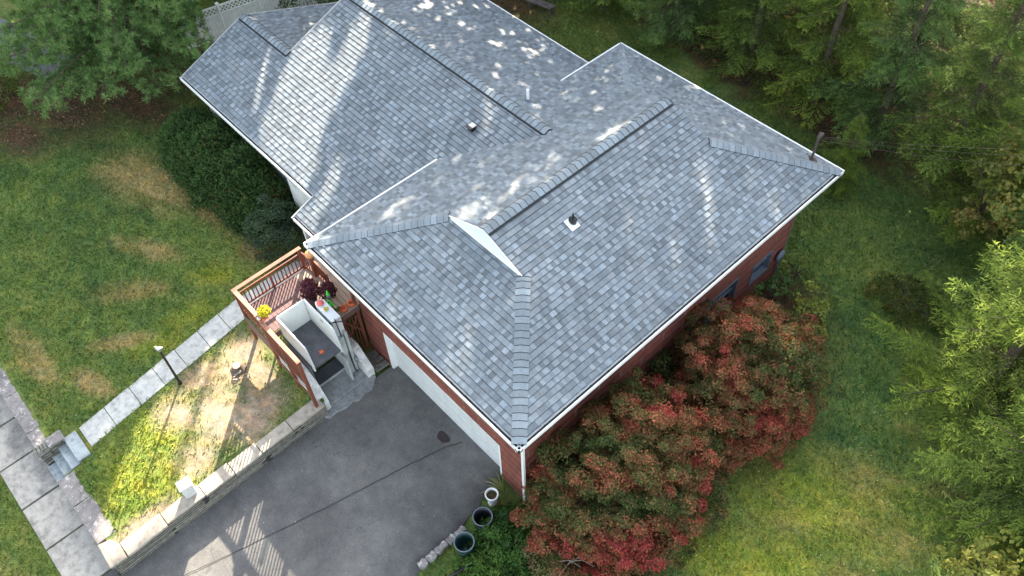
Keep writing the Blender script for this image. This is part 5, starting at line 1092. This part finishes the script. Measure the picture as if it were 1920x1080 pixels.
# --- unseen tall trees that shade the place, crowns cut open where sun should land
rg = np.random.default_rng(101)
for k in range(15):
    s_ = -24 + 4.1 * k; A = 27.5 + (k % 2) * 3.0 + rg.uniform(-.5, .5); x = -.676 * A + .737 * s_; y = .737 * A + .676 * s_; zg = -4.3
    t = thing('unseen_shade_tree', (x, y, zg), 'unseen tall leafy tree in the dense shading row far beyond the back garden', 'tall tree', 'unseen tall trees beyond the back garden')
    n = 5200 if s_ < 19 else 1200; zt = 4.2 + A * TE + rg.uniform(-1, 1.2); zz_ = zg + .4 + (zt - zg) * rg.random(n) ** .9
    f = (zz_ - zg) / (zt - zg); wr_ = 3.4 * (1 - .55 * f ** 3); q = rg.uniform(-1, 1, (n, 2)); P = np.stack([x + q[:, 0] * wr_, y + q[:, 1] * wr_, zz_], 1)
    P = P[~in_gap(P)]; n = len(P); c = pick([(.03, .05, .015), (.06, .09, .02), (.10, .13, .03)], rg.random(n)); V, F, C = leaf_mesh(P, unit(rg.normal(size=(n, 3)) + np.array([*(SH * 1.2), .5])), rg.uniform(.35, .7, n), .8, c, rg); bulk('crown', V, F, C, MT['occl'], t)
    trunk_mb(x, y, zg, zt - zg - 1, .3, .06).build('trunk', MT['bark'], t)

# ------------------------------------------------------------------ grass and fallen leaves (nobody could count them)
rg = np.random.default_rng(5)
def grass(name, n, x0, x1, y0, y1, hgt):
    x = rg.uniform(x0, x1, n); y = rg.uniform(y0, y1, n)
    ok = ~((x > -11.6) & (x < 9.5) & (y > 2.2) & (y < 13.2)); ok &= ~((x > .3) & (x < 9.5) & (y > -.2) & (y < 13.4)); ok &= ~((x > .62) & (x < 3) & (y > -2.25)); ok &= ~((x > 2.42) & (x < 9.0 + .04 * np.clip(-y, 0, 40)) & (y < .6))
    ok &= ~((y < -9.3) & (y > -11.25)); ok &= ~((np.abs(x - np.where(y < -2, -1.62 - .12 * (y + 8.4), -2.38)) < .42) & (y > -8.5) & (y < 2)); ok &= ~((x > -2.35) & (x < -.8) & (y < -8.5) & (y > -10)); ok &= ~((x > -.9) & (x < .65) & (y > -2.4))
    x, y = x[ok], y[ok]; c, d = ground_col(x, y); k = rg.random(len(x)) < d; x, y, c = x[k], y[k], c[k]; n = len(x); z = gh(x, y)
    a = rg.uniform(0, 6.283, n); h = hgt * rg.uniform(.5, 1.3, n); w_ = rg.uniform(.015, .034, n); lx_, ly_ = rg.normal(0, .5, n) * h, rg.normal(0, .5, n) * h
    V = np.stack([np.stack([x - np.cos(a) * w_, y - np.sin(a) * w_, z], 1), np.stack([x + np.cos(a) * w_, y + np.sin(a) * w_, z], 1), np.stack([x + lx_, y + ly_, z + h], 1)], 1).reshape(-1, 3)
    col = np.repeat(c * rg.uniform(.6, 1.7, (n, 1)) * np.array([1.05, 1.08, .9]), 3, 0); return tag(bulk(name, V, np.arange(3 * n).reshape(n, 3), col, MT['grass']), 'short patchy green grass growing over the lawns', 'grass', kind='stuff')
grass('grass', 340000, -22, 22, -13, 21, .1)
n = 2600; x = rg.uniform(-21, 21, n); y = rg.uniform(-12.5, 18, n); c, d = ground_col(x, y)
ok = (d > .55) & ~((x > -11.8) & (x < 9.6) & (y > 2.1) & (y < 13.5)) & ~((x > .3) & (x < 9.1) & (y > -2.3) & (y < 2.3)) & ~((x > 2.4) & (x < 9.4) & (y < .6)) & ~((y < -9.0) & (y > -11.3)) & ~((np.abs(x - np.where(y < -2, -1.62 - .12 * (y + 8.4), -2.38)) < .5) & (y < 2)) & (gh(x, y) > -4.9) & ~((x > -1) & (x < .7) & (y > -2.5) & (y < 2.3))
x, y, c = x[ok], y[ok], c[ok]; n = len(x); k = 9; sz = rg.uniform(.04, .13, (n, 1)); a = rg.uniform(0, 6.283, (n, k)); r_ = rg.uniform(.1, 1, (n, k)) * sz
P = np.stack([x[:, None] + r_ * np.cos(a), y[:, None] + r_ * np.sin(a), gh(x, y)[:, None] + .05 + .25 * (sz - r_)], 2).reshape(-1, 3); sp_ = np.stack([np.cos(a), np.sin(a), a * 0 + .25], 2).reshape(-1, 3)
tint = pick([(.55, .8, .75), (.8, 1.05, .7), (1.35, 1.3, .7)], rg.random(n)); V, F, C = leaf_mesh(P, unit(rg.normal(size=P.shape) * .4 + np.array([0, 0, 1])), np.repeat(sz[:, 0], k) * rg.uniform(.7, 1.3, n * k), .35, np.repeat(c * tint, k, 0), rg, spin=sp_)
tag(bulk('weed_tufts', V, F, C, MT['grass']), 'small weeds and coarse tufts scattered through the lawns', 'weeds', kind='stuff')
def fallen(name, n, x0, x1, y0, y1, pal, size, label, only=False):
    x = rg.uniform(x0, x1, n); y = rg.uniform(y0, y1, n); ok = ~((x > -11.7) & (x < 9.6) & (y > .2) & (y < 13.6)); x, y = x[ok], y[ok]
    if only: kk = ground_col(x, y)[1] < .35; x, y = x[kk], y[kk]
    n = len(x); P = np.stack([x, y, gh(x, y) + .05], 1)
    V, F, C = leaf_mesh(P, unit(rg.normal(size=(n, 3)) * .4 + np.array([0, 0, 1])), rg.uniform(.5, 1.3, n) * size, .7, pick(pal, rg.random(n)), rg); return tag(bulk(name, V, F, C, MT['petal']), label, 'fallen leaves', kind='stuff')
fallen('fallen_leaves', 420, 12.5, 21, 3, 18, [(.3, .24, .12), (.45, .4, .28), (.5, .3, .05)], .055, 'small pale leaves fallen on the right lawn')
fallen('leaf_litter', 5200, -24, -12.5, -6, 5, [(.10, .05, .025), (.2, .10, .04), (.34, .2, .09)], .07, 'brown and orange leaf litter under the pine', True)
n = 170; x = rg.uniform(3.0, 8.9, n); y = rg.uniform(-9.5, .3, n); kk = (rg.random(n) < .25) | (x < 3.4) | (x > 8.3) | (y > -.3); x, y = x[kk], y[kk]; n = len(x); P = np.stack([x, y, -4.52 - .035 * np.clip(-y, 0, 30) + .035], 1)
V, F, C = leaf_mesh(P, unit(rg.normal(size=(n, 3)) * .3 + np.array([0, 0, 1])), rg.uniform(.5, 1.3, n) * .05, .6, pick([(.2, .13, .06), (.4, .36, .26), (.12, .1, .05)], rg.random(n)), rg); tag(bulk('driveway_leaves', V, F, C, MT['petal']), 'few dry leaves along the edges of the driveway', 'fallen leaves', kind='stuff')
fallen('fallen_leaves', 120, -9, 3, -9, 1, [(.3, .28, .2), (.5, .48, .4)], .045, 'few pale leaves fallen on the front lawn')
fallen('twig_litter', 1500, -9, 20, 17.2, 24, [(.08, .05, .03), (.2, .14, .07), (.3, .22, .1)], .07, 'dull leaf litter under the evergreens', True)
